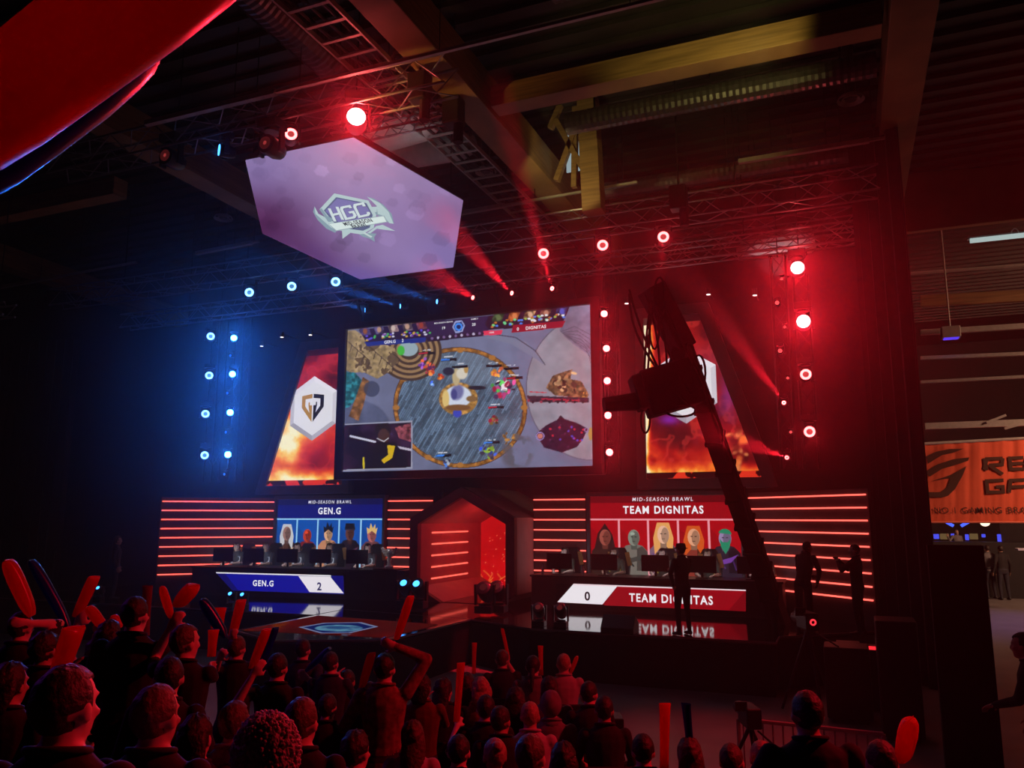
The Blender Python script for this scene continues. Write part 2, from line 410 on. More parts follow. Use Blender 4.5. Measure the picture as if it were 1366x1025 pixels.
# the folded black masking drape beside the stage, hung from the roof
def drape(name, pts, z0, z1, label, fold=.06, per=.32):
    P = [Vector((p[0], p[1], 0)) for p in pts]; row = []
    for a, b in zip(P[:-1], P[1:]):
        L = (b - a).length; n = max(2, int(L / per * 4)); nrm = Vector((-(b - a).y, (b - a).x, 0)).normalized()
        for i in range(n): row.append(a.lerp(b, i / n) + nrm * fold * math.sin(2 * PI * (L * i / n) / per))
    row.append(P[-1]); mb = MB(); n = len(row)
    vs = [p + Vector((0, 0, z)) for z in (z0, z1) for p in row] + [p + Vector((0.03, .03, z)) for z in (z0, z1) for p in row]
    fs = [(i, i + 1, n + i + 1, n + i) for i in range(n - 1)] + [(2 * n + i, 3 * n + i, 3 * n + i + 1, 2 * n + i + 1) for i in range(n - 1)]
    mb.add(vs, fs); o = mb.build(name, M_black, smooth=True); return tag(o, label, 'drape')
drape('masking_drape', [(.52, 17.25), (1.36, 16.05)], 0, 10.6, 'tall black masking drape between the stage and the next hall')
drape('masking_drape', [(-20.8, 16.6), (-30, 15.4)], 0, 8.2, 'black masking drape left of the stage behind the raised sticks')

# ---- roof timbers
def beam(name, p0, p1, w, h, label, m=None, cat='beam'):
    mb = MB(); mb.bar(p0, p1, w, h); o = mb.build(name, m or M_wood, bevel=.015); return tag(o, label, cat)
ZB = CH + 7.5
beam('timber_girder', (-5.95, 4, ZB + .35), (-6.0, 22.5, ZB + .35), .62, .75, 'orange-lit timber girder with a cable tray along its side')
beam('timber_purlin', (-5.6, 12.75, ZB + .2), (1.0, 12.75, ZB + .2), .42, .42, 'timber cross beam lit yellow towards its far end')
beam('timber_girder', (1.4, 2, ZB + .3), (1.45, 40, ZB + .3), .66, .7, 'dark reddish timber girder high above the masking drape')
beam('timber_girder', (-21.4, 8, ZB - .1), (-22.8, 22.5, ZB - .1), .55, .6, 'brown timber girder at the left edge with struts hanging under it')
beam('timber_purlin', (-24, 13.2, ZB + .3), (-15.6, 13.2, ZB + .3), .4, .45, 'timber cross beam at the left, under the raised red stick')
beam('timber_girder', (-13.0, 4, ZB + .4), (-13.4, 22, ZB + .4), .55, .7, 'faint red timber girder behind the two left rig lamps')
# lit gable post with braces and slivers of window
g = thing('gable_post', 'yellow-lit timber post with crossed braces beside the girder', 'post', (-4.75, 15.9, ZB))
mb = MB(); mb.bar((.12, 0, -1.0), (.0, 0, 2.4), .42, .4, up=(0, 1, 0)); mb.build('post', M_wood, g, bevel=.01)
for p0, p1 in (((-.75, .05, -.1), (.05, .05, 1.9)), ((-.75, .05, 1.35), (.25, .05, -.7)), ((-.35, .1, -.3), (-.3, .1, 1.6)), ((-.9, .1, 1.2), (-.35, .1, 2.4))):
    mb = MB(); mb.bar(p0, p1, .12, .14, up=(0, 1, 0)); mb.build('brace', M_wood, g)
mb = MB(); mb.bar((-.2, .0, 1.75), (.3, -.22, 1.6), .05, .08); mb.build('strap', M_blk, g)
mb = MB(); mb.box((-.42, .3, .62), (.34, .03, .9)); mb.build('window_pane', emit('daylit_pane', (.6, .8, .85), .45), g, label='pale lit pane behind the braces')
# cable tray: two side rails and many rungs
t = thing('cable_tray', 'ladder cable tray running beside the orange-lit timber girder', 'cable tray', (-7.0, 6, ZB + .1))
for x in (-.38, .38):
    mb = MB(); mb.box((x, 7.5, 0), (.035, 15, .09)); mb.build('side_rail', M_steel, t)
mr = MB(); mr.box((0, 0, 0), (.76, .06, .03)); me = mr.mesh('rung', M_steel)
for i in range(34):
    o = bpy.data.objects.new('rung', me); COL.objects.link(o); o.parent = t; o.location = (0, .3 + i * .44, -.02)
mb = MB()
for i in range(3): mb.tube([(-.22 + .2 * i + .03 * math.sin(j * 1.3 + i), j * .75, .04) for j in range(20)], .03, 6)
mb.build('cables', M_blk2, t)
for y0 in (2.2, 4.7, 7.4, 9.6):
    mb = MB(); mb.bar((.4, y0, 0), (.62, y0, .8), .03); mb.build('hanger', M_blk, t)
# spiral ducts
def duct(p0, p1, r, label, m=None, rib=.12):
    p0, p1 = Vector(p0), Vector(p1); L = (p1 - p0).length; n = int(L / rib); pts = []; rr = []
    for i in range(n * 2 + 1): pts.append(p0.lerp(p1, i / (n * 2))); rr.append(r * (1.0 if i % 2 else 1.045))
    t = thing('spiral_duct', label, 'duct', p0); mb = MB(); mb.tube(pts, rr, 14); mb.build('duct_body', m or M_duct, t, world=True)
    for q in (.1, .5, .9):
        p = p0.lerp(p1, q); mb = MB(); mb.bar(p + Vector((0, 0, r * .8)), (p.x, p.y, 12.15), .03, .03); mb.build('hanger_strap', M_blk, t, world=True)
    return t
xd, _, zd = at_y(757, 166, 14.6); duct((xd, 14.6, zd), (1.0, 14.6, zd), .22, 'galvanised spiral duct with a line of white glints, right of the gable post')
duct((-5.0, 17.6, CH + 7.7), (1.0, 17.6, CH + 7.7), .2, 'dim red spiral duct above the red lamp truss')
duct((-7.9, 4.5, CH + 8.0), (-8.0, 11.9, CH + 8.0), .32, 'large grey air duct entering at the top of the roof, left of the girder')
duct((-3.8, 10.9, CH + 8.4), (3.0, 10.9, CH + 8.4), .3, 'dark spiral duct near the top edge, above the yellow-lit beam')
duct((-22.6, 14.6, CH + 6.7), (-22.5, 14.9, CH + 7.3), .17, 'short grey duct outlet hanging under the girder at the left edge', rib=.08)
# white fabric duct glimpsed through the rig, lit from its own side
for a, b, r, lb in ((at_y(462, 194, 13.3), at_y(580, 160, 13.3), .36, 'white fabric air duct seen through the near lamp truss'), (at_y(500, 214, 15.2), at_y(632, 192, 15.2), .32, 'grey-white fabric duct behind the right edge of the hanging screen'), (at_y(985, 344, 20.2), at_y(1086, 318, 20.2), .42, 'white fabric duct behind the truss above the top red tower lamp')):
    mb = MB(); mb.tube([Vector(a).lerp(Vector(b), i / 8) for i in range(9)], [r * (.6 if i in (0, 8) else 1) for i in range(9)], 16); o = tag(mb.build('fabric_duct', M_white, smooth=True), lb, 'duct')
for (px, py, Y, pw) in ((540, 205, 12.2, 9), (1040, 362, 19.3, 12), (570, 232, 15.6, 5)):
    p = at_y(px, py, Y); q = at_y(px, py - 40, Y + 1.1); light('SPOT', 'duct_work_light', p, (.9, .93, 1), pw, q, spot_size=R(95), spot_blend=.5, shadow_soft_size=.05)
# suspended light rails
def rail(a, b, joint, label, r=.05):
    a, b = Vector(a), Vector(b); t = thing('light_rail', label, 'rail', a)
    mb = MB(); mb.bar(a, a.lerp(b, joint), .1, .09); mb.build('rail', M_steel, t, world=True)
    mb = MB(); mb.bar(a.lerp(b, joint), b, .06, .05); mb.build('thin_rail', M_steel, t, world=True)
    for q in (.08, .35, .62, .93):
        p = a.lerp(b, q); mb = MB(); mb.cyl(p, (p.x, p.y, 12.15), .008, n=6); mb.build('hanger', M_blk, t, world=True)
rail(at_z(195, 165, CH + 7.0), at_z(905, -8, CH + 7.0), .30, 'long thin light rail hung across the roof above the near rig lamps')
rail(at_z(520, 301, CH + 7.2), at_z(850, 243, CH + 7.2), .5, 'short light rail right of the hanging screen, below the girder')
rail(at_z(985, 216, CH + 7.2), at_z(1180, 184, CH + 7.2), .9, 'dim red light rail above the dim spiral duct')
rail(at_z(-8, 385, CH + 7.0), at_z(182, 350, CH + 7.0), .5, 'light rail crossing the brown girder at the left edge')
rail(at_z(262, 338, CH + 7.0), at_z(345, 322, CH + 7.0), .9, 'short light rail left of the hanging screen')
# round ceiling diffusers
def diffuser(px, py, label):
    p = at_z(px, py, CH + 7.6); t = thing('ceiling_diffuser', label, 'air vent', p)
    mb = MB(); mb.cyl((0, 0, 0), (0, 0, 1.4), .1, n=12); mb.build('drop_pipe', M_duct, t)
    for r in (.24, .16, .08):
        mb = MB(); mb.frame([(math.cos(i * PI / 10) * r, math.sin(i * PI / 10) * r, -.02 * r) for i in range(20)], [(math.cos(i * PI / 10) * (r - .035), math.sin(i * PI / 10) * (r - .035), .05) for i in range(20)], (0, 0, .02)); mb.build('vane_ring', M_steel, t)
diffuser(648, 230, 'round ceiling air vent right of the hanging screen'); diffuser(298, 292, 'round ceiling air vent left of the hanging screen'); diffuser(1135, 134, 'round ceiling air vent on the dark right of the roof')
# corrugated roof ribs: too many and too far to pick apart
mb = MB()
for i in range(60): mb.box((-5, 9 + i * .55, 12.09), (50, .16, .1))
o = mb.build('roof_ribs', M_ceil, kind='stuff'); o['label'] = 'fine corrugation ribs across the dark roof'; o['category'] = 'roof ribs'

# ================================================================== THE STAGE
def deck(name, pts, z, label, m=M_gloss, edge=M_fascia):
    t = thing(name, label, 'stage', (pts[0][0], pts[0][1], 0))
    mb = MB(); mb.prism([(x, y, z - .06) for x, y in pts], (0, 0, .06)); mb.build('deck', m, t, world=True)
    c = np.mean(np.array(pts), 0); ins = [tuple(np.array(p) + (c - np.array(p)) * .006) for p in pts]
    mb = MB(); mb.prism([(x, y, 0) for x, y in ins], (0, 0, z - .062)); mb.build('skirt', edge, t, world=True)
    mb = MB(); P = [(x, y, z - .035) for x, y in pts]
    mb.frame([tuple(Vector(p) + (Vector(p) - Vector((c[0], c[1], p[2]))).normalized() * .02) for p in P], [tuple(Vector(p) + (Vector(p) - Vector((c[0], c[1], p[2]))).normalized() * .003) for p in P], (0, 0, .034)); mb.build('edge_trim', mat('stage_edge_trim', (.25, .22, .24), .35, .6), t, world=True)
    return t
stage = deck('stage_platform', [(-20.5, 14.7), (-10.63, 14.7), (-10.63, 15.82), (-7.23, 15.35), (-5.62, 14.51), (-1.22, 14.51), (-1.22, 15.2), (.4, 16.6), (.4, 22.3), (-20.5, 22.3)], ZS, 'long glossy black stage deck under the screens and both desks')
thrust = deck('stage_platform', [(-10.61, 15.79), (-10.52, 12.19), (-9.13, 11.51), (-7.35, 12.36), (-7.25, 15.32)], ZS - .004, 'pointed centre runway with a lit picture floor, in front of the stage')
# lit picture floor of the runway
rs = Raster([(-10.42, 12.25, ZS + .004), (-7.5, 12.45, ZS + .004), (-7.44, 14.3, ZS + .004), (-10.45, 14.6, ZS + .004)], 190, 110)
n1 = rs.noise(26, 3, sx=1, sy=3); n2 = rs.noise(9, 5, sx=1, sy=3)
base = np.stack([70 + 60 * n1, 14 + 10 * n2, 12 + 10 * n2], -1); rs.paint(np.ones_like(n1), base)
rs.paint((n2 > .66) * (rs.y > 846), (110, 110, 140), .9); rs.paint((n2 > .6) * (n1 > .56) * (rs.x < 420), (150, 60, 10), .8)
HX = [(398, 837), (432, 831.2), (482, 830.4), (505, 836.4), (467, 845), (428, 845.2)]
rs.paint(rs.poly(HX), (150, 165, 215)); hc = (451, 837.8)
sh = lambda f: [((x - hc[0]) * f + hc[0], (y - hc[1]) * f + hc[1]) for x, y in HX]
rs.paint(rs.poly(sh(.88)), (20, 40, 120)); rs.paint(rs.ell(hc[0] + 1, hc[1] + .6, 32, 4.6) * (.35 + n2), (120, 190, 225)); rs.paint(rs.ell(hc[0], hc[1], 16, 2.0), (40, 90, 160), .8)
rs.c *= .8
raster_build([rs], 'picture_floor', screen_mat('stage_screen_floor', .7), thrust)

# ---- wings and back panels with rows of red light strips
LZ = [CH + .43 - .249 * i for i in range(9)]
def strip_wall(a, b, z0, z1, label, spans=None, thick=.08, m=M_ply):
    """a flat set wall from a to b (plan), nine red strips on its audience side"""
    a, b = Vector((*a, 0)), Vector((*b, 0)); d = (b - a).normalized(); nrm = Vector((d.y, -d.x, 0))
    if nrm.y > 0 and abs(nrm.y) > .2: nrm = -nrm
    t = thing('light_strip_wall', label, 'set wall', a)
    mb = MB(); mb.prism([a + Vector((0, 0, z0)), b + Vector((0, 0, z0)), b + Vector((0, 0, z1)), a + Vector((0, 0, z1))], -nrm * thick); mb.build('panel', m, t, world=True)
    for i, z in enumerate(LZ):
        s0, s1 = (spans or {}).get(i, (.0, 1.)) if spans else (.0, 1.)
        if s1 <= s0: continue
        p0 = a.lerp(b, s0 + .01) + nrm * .03; p1 = a.lerp(b, s1 - .01) + nrm * .03
        mb = MB(); mb.bar(p0 + Vector((0, 0, z)), p1 + Vector((0, 0, z)), .03, .03); mb.build('light_strip', M_led, t, world=True)
    return t
strip_wall((-17.58, 17.05), (-15.45, 19.25), ZS, CH + .55, 'angled left wing wall with nine glowing red strips')
strip_wall((-2.05, 19.3), (.42, 17.05), ZS, CH + .55, 'angled right wing wall with nine glowing red strips behind the crew')
strip_wall((-11.55, 19.15), (-10.16, 19.15), ZS, CH + .55, 'set wall of red strips between the blue line-up screen and the portal')
strip_wall((-7.30, 19.15), (-5.92, 19.15), ZS, CH + .55, 'set wall of red strips between the portal and the red line-up screen')
o = slab('wall_scenic', (-20.5, 19.75, ZS), (-10.25, 19.9, 9.2), M_black); o = slab('wall_scenic', (-7.2, 19.75, ZS), (1.2, 19.9, 9.2), M_black); o = slab('wall_scenic', (-10.25, 19.75, CH + .75), (-7.2, 19.9, 9.2), M_black)

# ---- the hexagonal portal in the middle
PY0, PY1 = 17.9, 21.7
pt = thing('stage_portal', 'hexagonal walk-on portal glowing red in the middle of the set', 'portal', (XA - .04, PY0, ZS))
def hexa(w, zs_top, zs_bot, apex, y, zmin=ZS):
    cx = XA - .04; k = apex / w; lowx = max(.0, w - (max(0, zs_bot - zmin)) / k)
    return [(cx - w, y, CH + zs_bot - 0), (cx - lowx, y, zmin), (cx + lowx, y, zmin), (cx + w, y, CH + zs_bot), (cx + w, y, CH + zs_top), (cx, y, CH + zs_top + apex), (cx - w, y, CH + zs_top)]
def hexring(w, zt, zb, apex, y):
    cx = XA - .04; z_floor = ZS + .002; kx = apex / w; zbw = CH + zb
    lx = w - (zbw - z_floor) / kx
    return [(cx - w, y, zbw), (cx - lx, y, z_floor), (cx + lx, y, z_floor), (cx + w, y, zbw), (cx + w, y, CH + zt), (cx, y, CH + zt + apex), (cx - w, y, CH + zt)]
Oo = hexring(1.42, -.02, -1.83, .76, PY0); Oi = hexring(1.19, -.17, -1.70, .65, PY0)
mb = MB(); mb.frame(Oo, Oi, (0, .18, 0)); mb.build('front_frame', M_frame, pt, world=True, bevel=.01)
Ob = [(x, PY1, z) for x, _, z in Oo]
names = ['chamfer_left', None, 'chamfer_right', 'side_right', 'roof_right', 'roof_left', 'side_left']
for i in range(7):
    if i == 1: continue
    j = (i + 1) % 7; a, b = Vector(Oi[i]), Vector(Oi[j]); q = Vector((Oo[i][0], PY0, Oo[i][2])); w = Vector((Oo[j][0], PY0, Oo[j][2]))
    mb = MB(); off = Vector((0, .18, 0))
    mb.add([a + off, b + off, w + off, q + off, a + Vector((0, PY1 - PY0, 0)), b + Vector((0, PY1 - PY0, 0)), w + Vector((0, PY1 - PY0, 0)), q + Vector((0, PY1 - PY0, 0))],
           [(0, 3, 2, 1), (4, 5, 6, 7), (0, 1, 5, 4), (1, 2, 6, 5), (2, 3, 7, 6), (3, 0, 4, 7)]); mb.build('lining_panel', M_portal, pt, world=True)
for i in range(5):
    z = CH - .40 - i * .29
    mb = MB(); mb.bar((XA - .04 - 1.185, PY0 + .75, z), (XA - .04 - 1.185, PY0 + 2.9, z), .025, .035, up=(0, 0, 1)); mb.build('light_strip', M_led_dim, pt, world=True)
rs = Raster([(XA - 1.25, PY1 + .02, ZS), (XA + 1.2, PY1 + .02, ZS), (XA + 1.2, PY1 + .02, CH + .5), (XA - 1.25, PY1 + .02, CH + .5)], 90, 100)
n1 = rs.noise(40, 11); rs.paint(np.ones_like(n1), np.stack([165 + 60 * n1, 8 + 10 * n1, 10 + 12 * n1], -1))
g_ = np.random.default_rng(4)
for _ in range(26):
    x0, y0 = 642 + g_.random() * 32, 705 + g_.random() * 75; rs.paint(rs.ell(x0, y0, .6, .6, soft=.6), (255, 120, 80))
for _ in range(9):
    x0 = 642 + g_.random() * 30; y0 = 762 + g_.random() * 20; dx, dy = g_.normal() * 6, -5 - g_.random() * 6; rs.paint(rs.line([(x0, y0), (x0 + dx, y0 + dy)], .9), (255, 150, 60), .8)
raster_build([rs], 'video_wall', screen_mat('stage_screen', 1.0), pt)
light('AREA', 'portal_strip_glow', (XA + .5, 19.6, CH + .1), (1, .03, .03), 26, (XA - .9, 19.8, CH - 1), parent=pt, size=.5)
light('SPOT', 'portal_front_light', (XA - 2.2, 14.2, 9.0), (1, .02, .03), 420, (XA, 18.5, ZS + .6), spot_size=R(26), spot_blend=.6)

# ================================================================== SCREENS
def framed(name, label, cat, outer, inner, depth, base, m=M_frame):
    """bezel ring + back housing; polygons listed in the plane facing -Y"""
    t = thing(name, label, cat, base)
    mb = MB(); mb.frame(outer, inner, (0, depth, 0)); mb.build('bezel', m, t, world=True, bevel=.012)
    mb = MB(); mb.prism([(x, y + depth * .55, z) for x, y, z in inner], (0, depth * .4, 0)); mb.build('housing', M_blk, t, world=True)
    return t
# ---- main screen
MY = 17.7
c_ = [at_y(*p, MY) for p in ((443, 641), (804, 632), (800, 394), (453, 433))]
x0, x1 = XA - 3.66, XA + 3.62; z0, z1 = float(c_[0][2] + c_[1][2]) / 2, float(c_[2][2] + c_[3][2]) / 2
fw = .22
main = framed('led_screen', 'big centre screen showing a battle map, hung above the portal', 'screen', [(x0, MY, z0), (x1, MY, z0), (x1, MY, z1), (x0, MY, z1)],
              [(x0 + fw, MY + .0, z0 + fw * .9), (x1 - fw, MY, z0 + fw * .9), (x1 - fw, MY, z1 - fw * .75), (x0 + fw, MY, z1 - fw * .75)], .35, ((x0 + x1) / 2, MY, z0))
SY = MY + .1
ix0, ix1, iz0, iz1 = x0 + fw, x1 - fw, z0 + fw * .9, z1 - fw * .75
rs = Raster([(ix0, SY, iz0), (ix1, SY, iz0), (ix1, SY, iz1), (ix0, SY, iz1)], 420, 240)
# zoomed-photo drawing frame: 430 + X*.2928, 380 + Y*.2928
rs.x = (rs.x - 430) / .2928; rs.y = (rs.y - 380) / .2928
g_ = np.random.default_rng(21)
n1 = rs.noise(180, 1); n2 = rs.noise(40, 2); n3 = rs.noise(14, 3, 3)
def tone(c, n, k=.25): return np.stack([np.full(n.shape, float(q)) * (1 + k * (n - .5) * 2) for q in c], -1)
ones = np.ones_like(n1)
rs.paint(ones, tone((108, 112, 142), n1 * .6 + n2 * .4, .18))
rs.paint(rs.ell(1230, 470, 300, 330, 0, .02), tone((142, 138, 152), n2, .12)); rs.paint(rs.ring(1230, 470, 300, 330, 5), (96, 92, 112))
rs.paint(rs.poly([(800, 230), (930, 260), (1020, 370), (960, 330), (860, 270), (740, 240)]), (120, 124, 150)); rs.paint(rs.line([(780, 226), (880, 240), (970, 300), (1015, 365)], 4), (60, 56, 74))
rs.paint(rs.poly([(1080, 210), (1140, 100), (1225, 90), (1225, 330), (1130, 260)]), tone((112, 112, 138), n2, .3))
for q in range(7): rs.paint(rs.line([(1085 + q * 6, 215 + q * 4), (1150 + q * 10, 190 + q * 20), (1225, 230 + q * 22)], 3), (60, 58, 74), .7)
rs.paint(rs.ell(180, 620, 130, 90, .3, .1), tone((78, 84, 112), n2), .8)
# round arena floor of planks
cx, cy, rx, ry = 628, 560, 292, 262
arena = rs.ell(cx, cy, rx, ry, .12, .015)
st = ((rs.x * .86 + rs.y * .5) / 9.0); ln = rs.noise(60, 8, 2, sx=.5, sy=.5)
pl = np.floor(st); ph = (np.sin(pl * 12.9898) * 43758.5453) % 1.0; seg = np.floor((rs.y * .86 - rs.x * .5) / 70 + ph * 3); ph2 = (np.sin(pl * 7.31 + seg * 3.7) * 24634.63) % 1.0
wood = tone((84, 102, 124), ph2 * .7 + n3 * .3, .38); wood[((st - pl) < .16)] = (50, 60, 80)
rs.paint(arena, wood)
rs.paint(arena * np.clip((n1 - .5) * 5, 0, 1), (150, 160, 178), .35)
rs.paint(rs.ring(cx, cy, rx + 4, ry + 4, 16, .12), tone((150, 98, 46), n3, .5)); rs.paint(rs.ring(cx, cy, rx + 12, ry + 12, 3, .12), (70, 44, 30)); rs.paint(rs.ring(cx, cy, rx - 6, ry - 6, 3, .12), (84, 54, 34))
for a in np.arange(0, 2 * PI, PI / 6):
    rs.paint(rs.ell(cx + rx * math.cos(a), cy + ry * math.sin(a), 16, 12, 0, .3), (168, 112, 54))
# steps and golden rock shelf, upper left
for q in range(9): rs.paint(rs.ell(395, 300, 150 - q * 13, 138 - q * 12, .2, .02), (150, 118, 84) if q % 2 else (72, 54, 46))
rs.paint(rs.ell(392, 292, 44, 34, 0, .1), (150, 170, 180)); rs.paint(rs.ell(358, 300, 17, 22, 0, .3), (70, 180, 60))
rk = rs.poly([(88, 210), (150, 208), (200, 240), (330, 290), (350, 345), (300, 400), (250, 430), (190, 400), (130, 400), (88, 380)])
rs.paint(rk, tone((160, 136, 98), n2 * .5 + n3 * .5, .6)); rs.paint(rk * (n2 > .58), (70, 52, 42), .75)
for q in range(9):
    x_, y_ = 105 + q * 27, 250 + 16 * (q % 4) + q * 8; rs.paint(rs.line([(x_, y_), (x_ + 30, y_ + 24), (x_ + 20, y_ + 56)], 4), (60, 44, 38), .8)
rs.paint(rs.poly([(83, 395), (150, 400), (185, 440), (170, 500), (120, 560), (80, 560)]), tone((40, 104, 116), n3, .7)); rs.paint(rs.poly([(185, 420), (215, 440), (190, 540), (165, 620), (120, 600), (150, 520)]), tone((126, 84, 48), n3, .5))
rs.paint(rs.ell(225, 475, 36, 36), (58, 62, 84), .8)
# centre shrine
rs.paint(rs.ell(620, 520, 88, 74, 0, .06), tone((160, 116, 60), n3, .55)); rs.paint(rs.ell(618, 510, 62, 50, 0, .12), (206, 214, 232)); rs.paint(rs.ell(615, 490, 28, 36, .3, .4), (110, 110, 160)); rs.paint(rs.ell(600, 500, 14, 24, 0, .4), (70, 70, 130))
for x_, y_, a_, b_, c in ((610, 420, 18, 40, (190, 170, 130)), (636, 405, 26, 26, (214, 206, 190)), (655, 385, 10, 18, (180, 140, 80)), (562, 520, 16, 40, (220, 190, 120)), (615, 585, 20, 20, (60, 70, 180)), (680, 520, 24, 14, (130, 96, 60)), (620, 560, 60, 14, (120, 80, 46)), (705, 470, 40, 10, (36, 34, 48)), (575, 395, 26, 18, (40, 40, 60))):
    rs.paint(rs.ell(x_, y_, a_, b_, 0, .3), c)
# units in the arena: small bright clusters, with health bars
def cluster(x, y, w, h, cols, k, seed):
    q = np.random.default_rng(seed)
    for i in range(k):
        c = cols[i % len(cols)]; a = q.normal(size=2) * .42
        rs.paint(rs.ell(x + a[0] * w, y + a[1] * h, 4 + q.random() * w * .22, 4 + q.random() * h * .22, q.random() * 3, .35), np.array(c) * (.7 + .6 * q.random()))
cluster(495, 375, 34, 36, [(220, 80, 50), (240, 120, 60), (150, 40, 60), (90, 40, 90)], 22, 1); cluster(540, 420, 24, 20, [(230, 120, 50), (180, 60, 40)], 8, 2); cluster(455, 370, 16, 30, [(160, 90, 200), (110, 60, 160)], 6, 3)
cluster(790, 405, 40, 30, [(230, 110, 70), (240, 150, 60)], 12, 4); cluster(830, 470, 55, 50, [(220, 80, 150), (240, 220, 230), (190, 40, 80), (60, 40, 70), (90, 200, 90)], 34, 5)
cluster(780, 612, 28, 22, [(80, 52, 40), (150, 110, 60), (160, 40, 60)], 12, 6); cluster(770, 755, 46, 38, [(150, 190, 60), (70, 60, 80), (130, 100, 70), (60, 90, 190)], 22, 7)
cluster(850, 710, 30, 34, [(176, 124, 60), (130, 90, 46)], 10, 8); cluster(570, 812, 30, 20, [(60, 100, 170), (190, 200, 220), (50, 50, 80)], 12, 9); cluster(500, 452, 12, 12, [(70, 110, 250), (120, 160, 255)], 5, 10)
cluster(720, 745, 12, 12, [(60, 90, 230)], 4, 11)
smoke = np.clip((rs.noise(50, 12) - .46) * 7, 0, 1) * rs.ell(885, 755, 75, 82, 0, .3); rs.paint(smoke, (84, 84, 94), .85)
# bronze wreck and its bar
rs.paint(rs.poly([(1018, 470), (1050, 415), (1090, 400), (1140, 385), (1130, 430), (1180, 440), (1215, 500), (1200, 535), (1120, 510), (1060, 505)]), tone((120, 84, 60), n3, .7)); cluster(1100, 455, 60, 40, [(190, 150, 110), (70, 44, 38), (150, 104, 70)], 26, 13); cluster(1190, 505, 20, 24, [(220, 160, 80), (110, 70, 40)], 8, 14)
rs.paint(rs.poly([(930, 505), (1215, 515), (1215, 537), (945, 535)]), (58, 40, 54)); rs.paint(rs.line([(945, 488), (1020, 492)], 4), (200, 40, 60)); rs.paint(rs.line([(1000, 520), (1160, 528)], 6), (170, 40, 60))
for q in range(14): rs.paint(rs.ell(940 + q * 19, 528 + 6 * (q % 2), 6, 7), (36, 26, 36) if q % 3 else (150, 50, 70))
for (x_, y_, c) in ((745, 366, (20, 20, 26)), (825, 378, (20, 20, 26)), (840, 422, (180, 30, 50)), (755, 555, (190, 30, 50)), (540, 338, (60, 120, 220)), (590, 370, (24, 24, 30)), (440, 308, (190, 40, 60)), (515, 775, (60, 130, 230)), (735, 716, (60, 130, 230))):
    rs.paint(rs.poly([(x_, y_), (x_ + 72, y_ - 4), (x_ + 72, y_ + 8), (x_, y_ + 11)]), (26, 24, 32)); rs.paint(rs.poly([(x_, y_ + 2), (x_ + 40, y_ - 1), (x_ + 40, y_ + 6), (x_, y_ + 9)]), c); rs.paint(rs.line([(x_ + 14, y_ - 9), (x_ + 52, y_ - 11)], 6) * (n3 > .45), (220, 220, 230), .8)
# little map
rs.paint(rs.poly([(972, 680), (1020, 640), (1070, 615), (1085, 594), (1105, 612), (1160, 630), (1210, 655), (1190, 700), (1160, 740), (1090, 765), (1010, 742)]), tone((44, 24, 46), n3, .4))
for q in range(22):
    c = [(210, 40, 60), (70, 80, 220), (90, 50, 90)][q % 3]; rs.paint(rs.ell(1000 + g_.random() * 190, 640 + g_.random() * 100, 5, 5), c, .8)
rs.paint(rs.ring(992, 690, 17, 17, 5), (150, 130, 190)); rs.paint(rs.ell(992, 690, 12, 12), (200, 120, 110)); rs.paint(rs.ring(1203, 662, 8, 9, 4), (140, 120, 170)); rs.paint(rs.ell(1222, 680, 10, 30), (180, 140, 70))
# score header
rs.paint(rs.poly([(165, 205), (480, 168), (510, 190), (480, 240), (200, 262)]), (40, 26, 60)); rs.paint(rs.poly([(480, 168), (760, 140), (780, 185), (740, 225), (470, 250), (450, 210)]), (52, 34, 70)); rs.paint(rs.poly([(760, 140), (1130, 95), (1090, 185), (760, 205), (740, 180)]), (46, 24, 44))
for q in range(5):
    x_ = 195 + q * 64; y_ = 214 - q * 7; rs.paint(rs.poly([(x_ - 26, y_ - 14), (x_ + 16, y_ - 18), (x_ + 28, y_ + 14), (x_ - 14, y_ + 18)]), tone([(60, 50, 90), (80, 70, 110), (120, 96, 100), (110, 90, 104), (96, 50, 64)][q], n3, .9))
    rs.paint(rs.ell(x_, y_ - 2, 10, 13, 0, .4), [(140, 80, 50), (180, 140, 120), (200, 180, 170), (190, 150, 130), (150, 60, 50)][q]); x_ = 800 + q * 72; y_ = 150 - q * 7
    rs.paint(rs.poly([(x_ - 18, y_ - 14), (x_ + 30, y_ - 18), (x_ + 16, y_ + 16), (x_ - 30, y_ + 20)]), tone([(60, 76, 50), (150, 76, 40), (130, 96, 70), (110, 70, 60), (60, 60, 120)][q], n3, .9)); rs.paint(rs.ell(x_ + 4, y_, 11, 13, 0, .4), [(96, 110, 70), (220, 130, 80), (210, 170, 140), (190, 130, 110), (80, 90, 190)][q])
for q in range(46):
    x_ = 200 + 290 * g_.random(); y_ = 254 - (x_ - 200) * .1 - 22 * g_.random(); c = [(90, 70, 200), (200, 160, 60), (200, 200, 220), (120, 60, 160), (70, 170, 90)][q % 5]; rs.paint(rs.ell(x_, y_, 6, 4.5), c); x_ = 770 + 330 * g_.random(); y_ = 196 - (x_ - 770) * .135 - 26 * g_.random(); c = [(80, 130, 230), (150, 190, 80), (230, 230, 235), (190, 110, 50), (110, 210, 140)][q % 5]; rs.paint(rs.ell(x_, y_, 7, 4.5), c)
rs.paint(rs.poly([(190, 262), (475, 240), (468, 262), (205, 280)]), (34, 48, 130)); rs.paint(rs.poly([(868, 185), (1108, 165), (1092, 196), (862, 218)]), (148, 24, 44)); rs.paint(rs.poly([(734, 212), (822, 205), (815, 226), (736, 232)]), (224, 60, 90)); rs.paint(rs.poly([(470, 240), (730, 214), (735, 234), (480, 260)]), (44, 28, 52))
